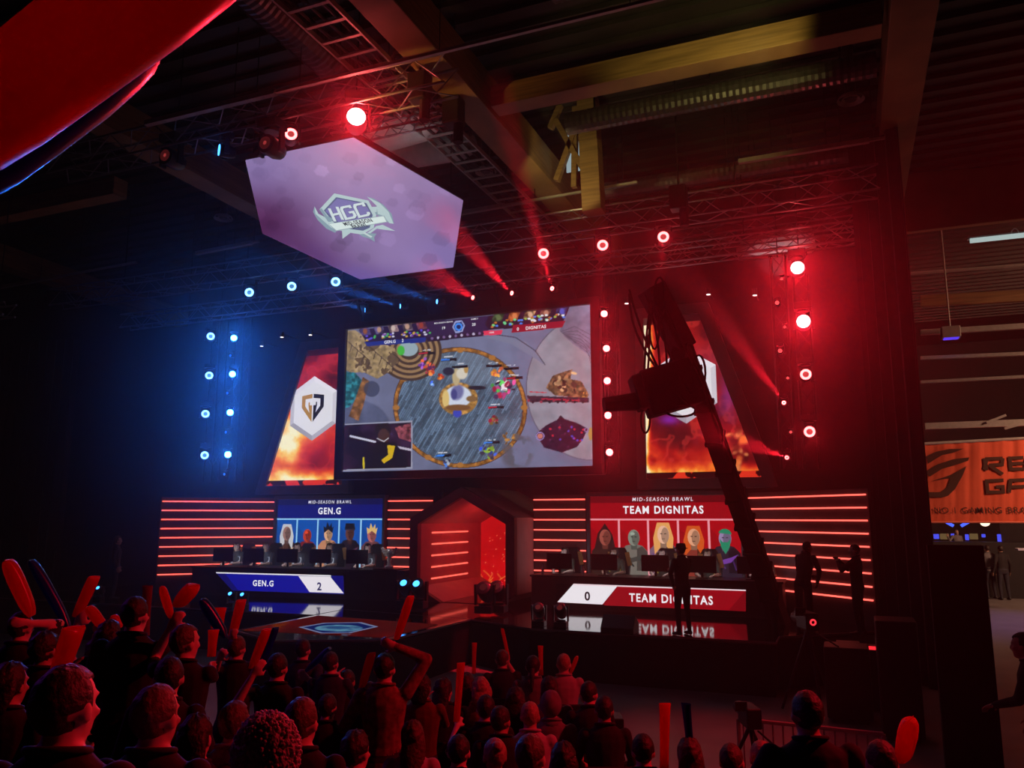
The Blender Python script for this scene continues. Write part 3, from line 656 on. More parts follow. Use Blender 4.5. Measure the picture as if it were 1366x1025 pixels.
for q in range(9): rs.paint(rs.ell(500 + q * 27, 244 - q * 2.7, 6, 6), (190, 180, 210) if q % 2 else (120, 90, 140))
rs.paint(rs.poly([(592, 192), (605, 166), (636, 163), (650, 186), (638, 216), (606, 220)]), (150, 160, 210)); rs.paint(rs.poly([(599, 192), (609, 172), (634, 169), (644, 187), (633, 210), (609, 213)]), (30, 40, 96)); rs.paint(rs.ring(621, 192, 14, 14, 8), (70, 140, 240)); rs.paint(rs.ell(621, 192, 6, 6), (30, 40, 96))
# camera inset of a player at the desk
I = [(78, 636), (411, 619), (410, 838), (72, 851)]
rs.paint(rs.poly(I), (150, 150, 170)); J = [(84, 642), (405, 626), (404, 832), (79, 844)]; ji = rs.poly(J)
rs.paint(ji, tone((40, 24, 44), n2, .7)); rs.paint(ji * rs.poly([(120, 650), (160, 646), (260, 780), (200, 840), (110, 760)]), (26, 18, 34)); rs.paint(ji * rs.line([(128, 690), (240, 716)], 9), (200, 200, 220)); rs.paint(ji * rs.line([(340, 740), (410, 754)], 10), (190, 180, 200)); rs.paint(ji * rs.poly([(330, 650), (404, 630), (404, 716), (350, 700)]), tone((120, 60, 70), n3, .8))
rs.paint(ji * rs.ell(275, 665, 36, 36, 0, .1), (34, 26, 30)); rs.paint(ji * rs.ell(280, 690, 26, 34, 0, .2), (70, 44, 42)); rs.paint(ji * rs.poly([(190, 850), (215, 760), (250, 715), (330, 720), (380, 780), (400, 850)]), (24, 20, 30)); rs.paint(ji * rs.poly([(296, 730), (332, 735), (318, 790), (280, 815), (268, 800), (300, 775)]), (206, 170, 30)); rs.paint(ji * rs.line([(250, 700), (280, 715), (300, 700)], 4), (190, 190, 200)); rs.paint(ji * rs.line([(188, 790), (188, 838)], 8), (200, 180, 40))
rs.c = np.clip(rs.c * 1.0, 0, 255)
raster_build([rs], 'display', screen_mat('stage_screen', 1.0), main)
cv = Canvas((ix0, SY - .004, iz0), (1, 0, 0), (0, 0, 1)); z_ = lambda X, Y: (430 + X * .2928, 380 + Y * .2928)
def mtxt(s, X, Y, h, col=(235, 235, 240), **k): cv.text(s, *z_(X, Y), h, col, px=True, **k)
mtxt('GEN.G', 308, 260, .085); mtxt('2', 366, 254, .085); mtxt('0', 891, 202, .085); mtxt('DIGNITAS', 973, 194, .085); mtxt('19', 553, 197, .075); mtxt('20', 690, 181, .075)
mtxt('MID-SEASON BRAWL', 553, 172, .04, bold=.01); mtxt('GAME 3', 693, 156, .04, bold=.01); mtxt('100%', 772, 218, .045, bold=.01)
cv.build('score_lettering', screen_mat('stage_screen', 1.0), main, kind='stuff')

# ---- side screens: right one as measured, left one mirrored about the axis
PYN = 19.05
def side_screen(sgn, label):
    X = lambda v: XA + sgn * v
    bl, br, tr, tl = (4.10, .66), (7.35, .66), (5.95, 5.12), (4.15, 5.12)
    P = lambda q, d=0: (X(q[0]), PYN + d, CH + q[1])
    o = [P(q) for q in (bl, br, tr, tl)]; i = [P(q) for q in ((4.33, .90), (6.98, .90), (5.70, 4.86), (4.36, 4.86))]
    t = framed('side_screen', label, 'screen', o, i, .3, (X(5.5), PYN, CH + .66))
    q = [P(a, .08) for a in ((4.33, .90), (6.98, .90), (5.70, 4.86), (4.36, 4.86))]
    if sgn < 0: q = [q[1], q[0], q[3], q[2]]
    return t, q
def fire(r, sgn):
    n1 = r.noise(46, 31 if sgn > 0 else 37, 5); n2 = r.noise(14, 41, 4); n3 = abs(r.noise(30, 43 if sgn > 0 else 45, 4) - .5) * 2
    h = .30 + .26 * (n1 - .5) * 2
    if sgn > 0:
        h += 1.2 * r.glow(860, 455, 10, 50) * (.6 + n2) + 1.0 * r.glow(861, 545, 5, 90) * (.6 + n2) + .35 * r.glow(870, 600, 12, 30) * n2 + .30 * r.glow(915, 612, 45, 22) * (.5 + n2) + .8 * np.clip((r.y - 614) / 24, 0, 1) * (.35 + n2) - .12 * r.glow(900, 575, 35, 22)
    else:
        h += .85 * r.glow(380, 590, 26, 34) * (.55 + n2) + .35 * r.glow(415, 575, 26, 24) * (.5 + n2) + .8 * np.clip((r.y - 622) / 20, 0, 1) * (.35 + n2) + .12 * r.glow(405, 475, 40, 30)
    stops = [(0, (24, 3, 8)), (.22, (92, 10, 16)), (.40, (168, 24, 22)), (.56, (216, 62, 30)), (.72, (246, 120, 40)), (.88, (255, 200, 90)), (1.05, (255, 245, 200))]
    c = np.stack([np.interp(h, [s[0] for s in stops], [s[1][k] for s in stops]) for k in range(3)], -1)
    r.paint(np.ones_like(h), c); r.paint(np.clip((.10 - n3) / .06, 0, 1) * np.clip((.7 - h) * 4, 0, 1), (210, 60, 50), .45); r.paint(np.clip((n2 - .62) * 5, 0, 1) * np.clip((.6 - h) * 3, 0, 1), (40, 4, 14), .7)
    if sgn > 0:
        r.paint(r.glow(950, 560, 30, 34) * (n2 > .5), (110, 24, 70), .5); r.paint(r.glow(972, 525, 12, 30), (150, 60, 150), .6); r.paint(r.glow(893, 560, 14, 7), (130, 40, 190), .8); r.paint(r.glow(943, 480, 30, 24), (150, 40, 70), .5)
        g_ = np.random.default_rng(5)
        for _ in range(40): r.paint(r.ell(985 + g_.normal() * 12, 600 + g_.normal() * 14, 2 + 5 * g_.random(), 2 + 5 * g_.random(), g_.random() * 3, .9), [(120, 30, 24), (230, 110, 50), (60, 10, 14), (250, 160, 90)][int(g_.random() * 4)], .7)
    bot = np.clip((r.v * 4.0 - .0) < .16, 0, 1); r.paint(bot, (30, 3, 6)); r.paint(bot * (n3 < .18), (220, 50, 30)); r.paint((r.v > .955).astype(float), (30, 4, 8), .85)
ts, q = side_screen(1, 'tapered side screen of fire right of the big screen, half hidden by the crane')
rs = Raster(q, 150, 200); fire(rs, 1); raster_build([rs], 'display', screen_mat('stage_screen', 1.0), ts)
cv = Canvas((XA + 4.3, PYN + .075, CH + .9), (1, 0, 0), (0, 0, 1))
def hexbadge(cv, cx, cz, w, h):
    P = lambda f: [(cx + w * f * a, cz + h * f * b) for a, b in ((0, -1), (1, -.5), (1, .5), (0, 1), (-1, .5), (-1, -.5))]
    o, i = P(1), P(.84); sh_ = [(176, 172, 184), (206, 202, 212), (232, 228, 236), (222, 218, 228), (190, 186, 196), (160, 156, 168)]
    for k in range(6): cv.poly([o[k], o[(k + 1) % 6], i[(k + 1) % 6], i[k]], sh_[k], same=bool(k))
    cv.poly(i, (226, 224, 230))
hexbadge(cv, 1.02, 2.22, .74, .92)
cv.build('badge_graphic', screen_mat('stage_screen', 1.0), ts)
ts, q = side_screen(-1, 'tapered side screen of fire with a white hexagon crest, left of the big screen')
rs = Raster(q, 150, 200); fire(rs, -1); raster_build([rs], 'display', screen_mat('stage_screen', 1.0), ts)
cv = Canvas((XA - 6.98, PYN + .075, CH + .9), (1, 0, 0), (0, 0, 1))
cx, cz = cv.pt(415.5, 545); hexbadge(cv, cx + .06, cz, .80, .95)
# split shield crest: gold half, black half, each an angular G
def crest(cv, cx, cz, s):
    L = [(-.06, .95), (-.95, .80), (-.95, -.05), (-.06, -1.05), (-.06, -.38), (-.52, .02), (-.52, .45), (-.30, .45), (-.30, .22), (-.44, .22), (-.20, .05), (-.06, .05), (-.06, .62), (-.78, .62)]
    G = [(-.05, .92), (-.92, .80), (-.92, -.02), (-.05, -1.05), (-.05, .12), (-.36, .12), (-.36, .34), (-.25, .34), (-.25, -.40), (-.62, .06), (-.62, .56), (-.05, .62)]
    cv.poly([(cx + s * a, cz + s * b) for a, b in G], (176, 128, 44)); cv.poly([(cx - s * a, cz + s * b) for a, b in G], (20, 18, 22))
crest(cv, cx + .04, cz + .04, .42)
cv.build('badge_graphic', screen_mat('stage_screen', 1.0), ts)

# ---- line-up screens above the desks
class Shift:
    def __init__(s, cv, dy): s.c, s.dy = cv, dy
    def poly(s, pts, col, **k): s.c.poly([(a, b + s.dy) for a, b in pts], col, **k)
    def rect(s, a, b, c, d, col): s.c.rect(a, b + s.dy, c, d + s.dy, col)
    def ell(s, cx, cy, *a, **k): s.c.ell(cx, cy + s.dy, *a, **k)
    def line(s, pts, *a, **k): s.c.line([(x, y + s.dy) for x, y in pts], *a, **k)
def figure(cv, cx, w, h, hair, skin, cloth, accent, kind):
    """a plain generic bust: shoulders, neck, face shape, hair or hood in flat colours"""
    d = lambda c, k: tuple(min(255, q * k) for q in c)
    y0 = .46; h0 = h - y0; cv = Shift(cv, y0); h = h0 * 1.0; cv.rect(cx - w * .5, -y0, cx + w * .5, 0.01, cloth)
    cv.poly([(cx - w * .50, 0), (cx - w * .47, h * .38), (cx - w * .28, h * .50), (cx, h * .54), (cx + w * .28, h * .50), (cx + w * .47, h * .38), (cx + w * .50, 0)], cloth)
    cv.poly([(cx + w * .08, 0), (cx + w * .10, h * .44), (cx + w * .28, h * .49), (cx + w * .46, h * .37), (cx + w * .49, 0)], d(cloth, .6))
    cv.poly([(cx - w * .42, h * .33), (cx - w * .10, h * .16), (cx + w * .16, h * .2), (cx + w * .40, h * .36), (cx + w * .18, h * .30), (cx - w * .1, h * .25)], accent)
    cv.line([(cx - w * .36, h * .06), (cx - w * .18, h * .22), (cx - w * .02, h * .08)], w * .05, d(accent, .7)); cv.line([(cx + w * .32, h * .05), (cx + w * .22, h * .24)], w * .05, d(accent, .55))
    if kind == 'long': cv.poly([(cx - w * .30, h * .30), (cx - w * .34, h * .60), (cx - w * .2, h * .88), (cx + w * .2, h * .88), (cx + w * .34, h * .60), (cx + w * .28, h * .28), (cx + w * .12, h * .44), (cx - w * .12, h * .42)], hair)
    if kind == 'hood': cv.poly([(cx - w * .38, h * .42), (cx - w * .26, h * .74), (cx, h * .95), (cx + w * .26, h * .72), (cx + w * .36, h * .42)], hair)
    cv.poly([(cx - w * .10, h * .42), (cx + w * .10, h * .42), (cx + w * .11, h * .58), (cx - w * .11, h * .58)], d(skin, .6))
    cv.ell(cx, h * .66, w * .20, h * .165, skin, n=18); cv.ell(cx + w * .06, h * .65, w * .13, h * .145, d(skin, .72), n=14)
    cv.line([(cx - w * .10, h * .68), (cx - w * .03, h * .675)], w * .03, d(skin, .3)); cv.line([(cx + w * .03, h * .675), (cx + w * .10, h * .68)], w * .03, d(skin, .3), same=True); cv.line([(cx - w * .05, h * .585), (cx + w * .05, h * .585)], w * .025, d(skin, .4), same=True)
    if kind in ('short', 'cap'):
        cv.ell(cx, h * .72, w * .215, h * .14, hair, a1=PI, n=14)
        if kind == 'cap': cv.poly([(cx - w * .24, h * .74), (cx + w * .24, h * .74), (cx + w * .20, h * .88), (cx - w * .20, h * .88)], hair); cv.line([(cx - w * .22, h * .745), (cx + w * .22, h * .745)], w * .05, d(hair, 2.2))
    if kind == 'spiky': cv.poly([(cx - w * .2, h * .68), (cx - w * .24, h * .84), (cx - w * .12, h * .80), (cx - w * .06, h * .94), (cx + w * .04, h * .82), (cx + w * .14, h * .92), (cx + w * .16, h * .80), (cx + w * .25, h * .84), (cx + w * .19, h * .68), (cx, h * .76)], hair)
    if kind == 'beard': cv.poly([(cx - w * .17, h * .66), (cx - w * .14, h * .5), (cx, h * .36), (cx + w * .14, h * .5), (cx + w * .17, h * .66), (cx + w * .08, h * .59), (cx - w * .08, h * .59)], hair); cv.ell(cx, h * .74, w * .21, h * .11, hair, a1=PI, n=12)
    if kind == 'bald': cv.ell(cx - w * .04, h * .74, w * .08, h * .03, d(skin, 1.25), n=12)
def lineup(x0, x1, label, head, body, line, col, title, people, tw, dsh):
    zt, zb = CH + .50, CH - 1.72
    t = framed('lineup_screen', label, 'screen', [(x0 - .08, PYN, zb - .1), (x1 + .08, PYN, zb - .1), (x1 + .08, PYN, zt + .1), (x0 - .08, PYN, zt + .1)], [(x0, PYN, zb), (x1, PYN, zb), (x1, PYN, zt), (x0, PYN, zt)], .2, ((x0 + x1) / 2, PYN, zb))
    cv = Canvas((x0, PYN + .095, zb), (1, 0, 0), (0, 0, 1)); W, H = x1 - x0, zt - zb; ft = 1.66
    cv.rect(0, 0, W, H, body); cv.rect(0, H - .16, W, H, head)
    cv.text('MID-SEASON BRAWL', W / 2, H - .08, 0.09, (230, 230, 240), bold=.012, spacing=1.35, shear=.1, width=1.45); cv.text(title, W / 2, H - .33, .19, (245, 245, 250), bold=.028, spacing=1.22, width=tw)
    cw = W / 5
    for k, (bgc, *p) in enumerate(people):
        cv.rect(k * cw, 0, (k + 1) * cw, ft, bgc); cv.poly([(k * cw, ft * .9), ((k + 1) * cw, ft * .45), ((k + 1) * cw, ft), (k * cw, ft)], tuple(q * 1.12 for q in bgc)); figure(cv, (k + .5) * cw, cw * 1.0, ft * dsh[k], *p)
    for k in range(1, 5): cv.rect(k * cw - .025, 0, k * cw + .025, ft, line)
    cv.rect(0, ft - .02, W, ft + .02, line); cv.build('display', screen_mat('stage_screen', 1.0), t); return t
b1 = (12, 70, 150)
lineup(-15.25, -11.68, 'blue line-up screen with five framed busts behind the left desk', (14, 16, 70), (12, 22, 112), (150, 205, 240), None, 'GEN.G',
       [(b1, (196, 196, 200), (150, 110, 100), (76, 48, 34), (190, 150, 110), 'long'), (b1, (90, 30, 18), (186, 60, 30), (120, 30, 20), (210, 70, 34), 'bald'), (b1, (18, 22, 36), (222, 170, 130), (190, 130, 96), (120, 80, 60), 'spiky'), (b1, (20, 18, 24), (96, 56, 48), (28, 22, 30), (110, 60, 80), 'cap'), (b1, (220, 180, 110), (180, 100, 100), (96, 56, 62), (190, 140, 70), 'spiky')], .76, (1.0, .95, 1.0, 1.02, .98))
r1 = (150, 8, 18)
lineup(-5.80, -2.24, 'red line-up screen with five framed busts behind the right desk', (96, 6, 14), (150, 8, 20), (236, 150, 160), None, 'TEAM DIGNITAS',
       [(r1, (34, 22, 22), (150, 76, 64), (44, 28, 24), (130, 96, 60), 'hood'), (r1, (96, 110, 100), (124, 134, 122), (110, 106, 98), (60, 64, 60), 'bald'), (r1, (226, 160, 90), (232, 180, 150), (120, 90, 110), (90, 50, 130), 'long'), (r1, (206, 84, 30), (226, 160, 124), (130, 50, 40), (190, 160, 130), 'long'), (r1, (26, 130, 96), (150, 130, 170), (40, 30, 44), (110, 60, 150), 'beard')], 1.92, (.98, .98, 1.05, 1.0, .98))
# ================================================================== HANGING HEXAGON SCREEN
HXC = np.array([XA, 12.95, CH + 5.93]); TL = R(17); HS = 2.36
hv = np.array([0, math.cos(TL), -math.sin(TL)])            # away from the audience and down
hn = np.array([0, -math.sin(TL), -math.cos(TL)])           # the way the picture faces
def hp(a, b, off=0): return HXC + np.array([a, 0, 0]) + hv * b + hn * off
hx = thing('hexagon_screen', 'hanging lavender hexagon screen with a silver crest, tilted over the stage', 'screen', HXC)
A = HS / 2; B = HS * .866
cor = [(-A, -B), (A, -B), (HS, 0), (A, B), (-A, B), (-HS, 0)]
mb = MB(); mb.prism([hp(a, b, -.02) for a, b in cor], -hn * .12); mb.build('backing', M_blk, hx, world=True)
rss = []
for (p, q, r_, s_) in (((-HS, 0), (HS, 0), (A, -B), (-A, -B)), ((-A, B), (A, B), (HS, 0), (-HS, 0))):
    rs = Raster([hp(*p), hp(*q), hp(*r_), hp(*s_)], 150, 60); n1 = rs.noise(70, 51); n2 = rs.noise(25, 52)
    base = tone((146, 122, 172), n1, .10); rs.paint(np.ones_like(n1), base)
    rs.paint(rs.glow(475, 205, 110, 60), (186, 158, 190), .55); rs.paint(rs.glow(345, 235, 60, 60), (132, 118, 178), .5)
    rs.paint(rs.glow(345, 300, 75, 45), (70, 22, 62), .85); rs.paint(rs.glow(415, 345, 70, 30, .45), (76, 30, 80), .7); rs.paint(rs.glow(490, 372, 60, 16), (104, 76, 148), .6); rs.paint(rs.glow(600, 340, 50, 40), (128, 112, 176), .6); rs.paint(rs.glow(610, 285, 50, 26), (134, 88, 130), .5)
    g_ = np.random.default_rng(8)
    for _ in range(46):
        cx, cy, s = 340 + g_.random() * 260, 200 + g_.random() * 165, 7 + g_.random() * 6; k = .9 + .2 * g_.random()
        P = [(cx - s, cy), (cx - s * .35, cy - s * .8), (cx + s * .8, cy - s * .55), (cx + s, cy + s * .2), (cx + s * .4, cy + s * .8), (cx - s * .7, cy + s * .5)]
        m = rs.poly(P)[..., None] * .8; rs.c = rs.c * (1 - m) + np.clip(rs.c * k + (4 if k > 1 else -3), 0, 255) * m
    rss.append(rs)
raster_build(rss, 'picture', screen_mat('projected_picture', .95), hx)
cv = Canvas(hp(0, 0, .012), (1, 0, 0), -hv, step=.0006)
# crest: two crescent blades, pentagon frame, ribbon, hammer tail; drawn in zoomed-photo coordinates (380 + x*.1318, 230 + y*.1317)
q_ = lambda L: [(380 + x * .1318, 230 + y * .1317) for x, y in L]
SIL, SIL2, SHD, PUR = (186, 208, 210), (140, 164, 176), (96, 104, 140), (128, 122, 178)
cv.poly(q_([(300, 345), (285, 400), (330, 480), (420, 570), (510, 612), (525, 585), (470, 500), (400, 450), (340, 420)]), SIL2, px=True); cv.poly(q_([(300, 345), (310, 420), (400, 500), (470, 560), (525, 585), (470, 500), (400, 450), (340, 420)]), SIL, px=True)
cv.poly(q_([(830, 245), (900, 265), (1000, 330), (1080, 420), (1105, 520), (1060, 515), (950, 440), (910, 420), (930, 340), (880, 290)]), SIL2, px=True); cv.poly(q_([(830, 245), (960, 310), (1050, 400), (1100, 520), (1060, 515), (1000, 440), (940, 420), (930, 340), (880, 290)]), SIL, px=True)
cv.poly(q_([(500, 212), (845, 285), (925, 430), (900, 560), (800, 620), (560, 590), (440, 500), (350, 375)]), SIL, px=True); cv.poly(q_([(520, 250), (825, 310), (890, 430), (860, 560), (790, 590), (560, 560), (480, 490), (395, 385)]), SHD, px=True); cv.poly(q_([(530, 262), (815, 318), (870, 420), (840, 500), (540, 500), (410, 390)]), PUR, px=True)
cv.poly(q_([(350, 375), (372, 362), (430, 440), (490, 470), (470, 500), (440, 500)]), SIL2, px=True); cv.poly(q_([(870, 350), (935, 345), (930, 400), (880, 405)]), SIL, px=True)
def stroke_letters(cv, strokes, w, col):
    for s in strokes: cv.line(q_(s), w, col, px=True)
LW = .062
for off, col in ((6, (70, 70, 110)), (0, (214, 228, 230))):
    S = lambda L: [(x + off, y + off) for x, y in L]
    stroke_letters(cv, [S([(450, 362), (510, 495)]), S([(528, 345), (588, 478)]), S([(482, 428), (556, 412)])], LW, col)
    stroke_letters(cv, [S([(668, 358), (655, 338), (580, 352), (575, 372), (622, 468), (700, 452), (712, 432), (692, 396), (650, 404)])], LW, col)
    stroke_letters(cv, [S([(806, 340), (790, 310), (712, 326), (708, 346), (756, 446), (840, 428), (850, 412), (842, 396)])], LW, col)
cv.poly(q_([(440, 516), (1008, 432), (1040, 500), (520, 592)]), (160, 178, 186), px=True); cv.poly(q_([(448, 518), (1000, 440), (1028, 494), (522, 582)]), (222, 238, 234), px=True)
cu = cv.pt(*q_([(740, 497)])[0]); cv2 = cu
ang = math.atan2(cv.pt(*q_([(975, 465)])[0])[1] - cv.pt(*q_([(500, 535)])[0])[1], cv.pt(*q_([(975, 465)])[0])[0] - cv.pt(*q_([(500, 535)])[0])[0])
def rot_text(txt, X, Y, h, w, col):
    px, py = q_([(X, Y)])[0]; x, y = cv.pt(px, py); vs, fs = text_polys(txt, 1., .025, 1.1)
    xs = [v[0] for v in vs]; ys = [v[1] for v in vs]; kx = w / (max(xs) - min(xs)); ky = h / (max(ys) - min(ys)); mx, my = (max(xs) + min(xs)) / 2, (max(ys) + min(ys)) / 2
    c, s = math.cos(ang), math.sin(ang); cv.add([(x + (a - mx) * kx * c - (b - my) * ky * s, y + (a - mx) * kx * s + (b - my) * ky * c) for a, b in vs], fs, col)
rot_text('MID-SEASON', 738, 499, .12, .66, (40, 40, 56)); rot_text('BRAWL', 756, 535, .12, .36, (40, 40, 56))
cv.poly(q_([(580, 588), (670, 585), (660, 612), (585, 668)]), SIL, px=True); cv.poly(q_([(920, 540), (990, 525), (1120, 588), (1000, 575), (940, 565)]), SIL, px=True); cv.line(q_([(660, 598), (830, 625), (940, 545)]), .05, SIL, px=True)
cv.poly(q_([(755, 622), (850, 610), (930, 615), (905, 650), (912, 698), (860, 665), (790, 645)]), SIL2, px=True); cv.line(q_([(800, 605), (880, 650)]), .06, (200, 218, 216), px=True)
cv.build('crest_graphic', screen_mat('projected_picture', .95), hx)
for a, b in ((-A, -B), (A, -B), (A, B), (-A, B)):
    p = hp(a * .95, b * .95, -.14); mb = MB(); mb.cyl(p, (p[0], p[1], 12.15), .012, n=6); mb.build('suspension_cable', M_blk, hx, world=True)

# ================================================================== TRUSSES
def truss(p0, p1, w, label, m=M_alu, up=(0, 0, 1), pitch=None):
    p0, p1 = Vector(p0), Vector(p1); t = thing('lighting_truss', label, 'truss', p0)
    d = (p1 - p0).normalized(); u = Vector(up); a = d.cross(u).normalized(); b = a.cross(d)
    cs = [a * (sx * w / 2) + b * (sy * w / 2) for sx, sy in ((-1, -1), (1, -1), (1, 1), (-1, 1))]
    for c in cs:
        mb = MB(); mb.cyl(p0 + c, p1 + c, .025, n=8); mb.build('chord', m, t, world=True)
    L = (p1 - p0).length; n = max(2, int(L / (pitch or w * 1.1))); mb = MB()
    for i in range(n):
        for k in range(4):
            e, f = cs[k], cs[(k + 1) % 4]
            if i % 2: e, f = f, e
            mb.cyl(p0 + d * (L * i / n) + e, p0 + d * (L * (i + 1) / n) + f, .012, n=5, caps=False)
    mb.build('bracing', m, t, world=True, kind='stuff')
    for q in ((.12, .5, .88) if abs(d.z) < .5 else (1.0,)):
        p = p0.lerp(p1, q); mb = MB(); mb.cyl((p.x, p.y, p.z + (w / 2 if abs(d.z) < .5 else -.05)), (p.x, p.y, 12.15), .012, n=6); mb.build('hoist_cable', M_blk, t, world=True)
    return t
ZA, ZB2, ZC = CH + 5.83, CH + 5.42, CH + 6.62
truss((-21.5, 16.3, ZA + .62), (1.0, 16.3, ZA + .62), .5, 'long truss carrying the six ring lamps behind the hexagon screen')
truss((-20.0, 17.5, ZB2 + .45), (.8, 17.5, ZB2 + .45), .4, 'lower truss along the top of the big screen')
truss((-14.5, 10.75, ZC + .5), (-5.5, 10.75, ZC + .5), .5, 'near truss carrying three lamps above the hexagon screen')
truss((-9.0, 12.2, ZC + .75), (-6.2, 12.2, ZC + .75), .32, 'short truss with blue-lit ends beside the white fabric duct', pitch=.3)
truss((-3.6, 19.0, CH + 6.6), (.6, 19.0, CH + 6.6), .6, 'truss in front of the white fabric duct above the right tower')
truss((-21.8, 12.6, CH + 4.9), (-18.2, 12.6, CH + 4.9), .3, 'short thin truss far left under the brown girder')
for X, lb in ((-16.8, 'black light tower left of the side screen, outer'), (-15.92, 'black light tower left of the side screen, inner'), (-.6, 'black light tower carrying four big red lamps'), (-1.05, 'black slim light tower of small red lamps'), (-4.9, 'black light tower between the big screen and the right side screen')):
    truss((X, 18.06, CH + 1.0), (X, 18.06, CH + 5.75), .3, lb, m=M_blk, up=(0, 1, 0), pitch=.4)

# ================================================================== LAMPS
def lens_mat(col, k): return emit('lens_%s_%s' % (col, k), {'red': (1, .10, .10), 'blue': (.16, .45, 1), 'cyan': (.045, .30, 1)}[col], k)
PROTO = {}
def moving_head(style, col, power):
    key = (style, col, power)
    if key in PROTO: return PROTO[key]
    t = thing('moving_head_lamp', 'x', 'stage lamp')
    mb = MB(); mb.box((0, 0, .30), (.30, .26, .12)); mb.cyl((0, 0, .24), (0, 0, .20), .11, n=14); mb.build('base', M_blk2, t, bevel=.01)
    if style != 'floor': mb = MB(); mb.bar((0, .05, .34), (0, .42, .42), .05, .05); mb.box((0, .42, .42), (.07, .05, .12)); mb.build('clamp', M_blk2, t)
    for x in (-.165, .165):
        mb = MB(); mb.box((x, 0, .06), (.035, .10, .34), taper=.8); mb.build('yoke_arm', M_blk2, t)
    mb = MB(); q = Matrix.Rotation(PI / 2, 3, 'X')
    prof = [(.05, -.20), (.10, -.19), (.13, -.10), (.135, .06), (.128, .115), (.118, .12)]
    n = 16; vs = []; fs = []
    for r, z in prof: vs += [q @ Vector((r * math.cos(2 * PI * i / n), r * math.sin(2 * PI * i / n), z)) for i in range(n)]
    for k in range(len(prof) - 1): fs += [(k * n + i, k * n + (i + 1) % n, (k + 1) * n + (i + 1) % n, (k + 1) * n + i) for i in range(n)]
    fs += [tuple(range(n - 1, -1, -1)), tuple((len(prof) - 1) * n + i for i in range(n))]
    mb.add(vs, fs); hd = mb.build('head', M_blk2, t, smooth=True)
    ring = lambda r, y: [(math.cos(2 * PI * i / 24) * r, y, math.sin(2 * PI * i / 24) * r) for i in range(24)]
    if style == 'ring':
        mb = MB(); mb.frame(ring(.112, -.135), ring(.062, -.135), (0, .012, 0)); mb.build('lens_ring', lens_mat(col, 9 if col == 'red' else 5), hd)
        mb = MB(); mb.prism(ring(.058, -.128), (0, .006, 0)); mb.build('lens', lens_mat(col, .5), hd)
    elif style == 'open':
        mb = MB(); mb.ell((0, -.125, 0), (.115, .03, .115), 20, 10); mb.build('lens', lens_mat(col, power), hd, smooth=True)
    elif style == 'small':
        mb = MB(); mb.frame(ring(.085, -.135), ring(.03, -.135), (0, .01, 0)); mb.build('lens_ring', lens_mat(col, power), hd); mb = MB(); mb.prism(ring(.028, -.13), (0, .006, 0)); mb.build('lens', lens_mat(col, .3), hd)
    elif style == 'floor':
        mb = MB(); mb.prism(ring(.062, -.128), (0, .01, 0)); mb.build('lens', lens_mat(col, power), hd)
        hd.rotation_euler = (R(38), 0, 0)
    PROTO[key] = [t, False]; return PROTO[key]
TO = lambda px, py, Y: (Vector(EYE) - Vector(at_y(px, py, Y))).normalized()
def lamp(px, py, Y, style, col, power, label, group, scale=1., aim=(0, -1, 0), upside=True, glow=0., spot=None, spot_size=6):
    pr = moving_head(style, col, power); p = at_y(px, py, Y)
    q = Vector((0, -1, 0)).rotation_difference(Vector(aim).normalized())
    # yaw only, so the base stays level
    a = Vector(aim).normalized(); yaw = math.atan2(a.x, -a.y)
    if pr[1]: o = copy_tree(pr[0])
    else: o = pr[0]; pr[1] = True
    o['label'] = label; o['group'] = group; o.location = [float(v) for v in p]; o.rotation_euler = (0, 0 if upside else PI, yaw); o.scale = (scale,) * 3
    lc = RED if col == 'red' else (.01, .13, .75)
    a3 = Vector([float(v) for v in p])
    if glow: light('SPOT', 'lamp_glow', a3 + a * .17 * scale, lc, glow * 27, a3 + TO(px, py, Y) * 5, spot_size=R(23), spot_blend=1.0, shadow_soft_size=.06)
    if spot: light('SPOT', 'lamp_beam', a3 + a * .16 * scale, lc, spot[1], (Vector(at_d(*spot[0], 11.0)) if len(spot[0]) == 2 else a3 + Vector(spot[0])), spot_size=R(spot_size), spot_blend=.3, shadow_soft_size=.03)
    return o
TO = lambda px, py, Y: (Vector(EYE) - Vector(at_y(px, py, Y))).normalized()
ordn = ['first', 'second', 'third', 'fourth', 'fifth', 'sixth']
GA = 'ring lamps on the long truss'
for i, (px, py) in enumerate([(334, 392), (390, 384), (448, 378)]):
    lamp(px, py, 16.26, 'ring', 'blue', 0, ['leftmost', 'middle', 'rightmost'][i] + ' of the three blue ring lamps on the truss left of the hexagon screen', GA, aim=TO(px, py, 16) + Vector((-.25 + .1 * i, 0, 0)), scale=1.0, glow=2)
for i, (px, py) in enumerate([(725, 341), (804, 330), (885, 319)]):
    lamp(px, py, 16.26, 'ring', 'red', 0, ['leftmost', 'middle', 'rightmost'][i] + ' of the three red ring lamps on the truss above the big screen', GA, aim=TO(px, py, 16), scale=1.05, glow=9, spot=((-.35, -.2, -3), 5000), spot_size=20)
GB = 'small lamps along the top of the big screen'
bd = [(-5.2, -1, 2.2), (-4.2, -1, 1.2), (-3.6, -1, 2.0), (-1.5, -1, 1.6), (-1.6, -1, 1.7), (-.9, -1, 2.7)]
for i, (px, py) in enumerate([(491, 414), (538, 409), (587, 403), (634, 398), (686, 392), (739, 386)]):
    lamp(px, py, 17.48, 'small', 'cyan' if i < 3 else 'red', 14, '%s small %s lamp from the left above the big screen' % (ordn[i], 'blue' if i < 3 else 'red'), GB, scale=.62, aim=(bd[i][0] * .3, -1, 0), glow=1.2, spot=([(430, 392), (400, 368), (490, 372), (600, 378), (633, 338), (703, 262)][i], [5000, 26000, 16000, 12000, 30000, 34000][i]), spot_size=1.6)
GC = 'lamps on the near truss'
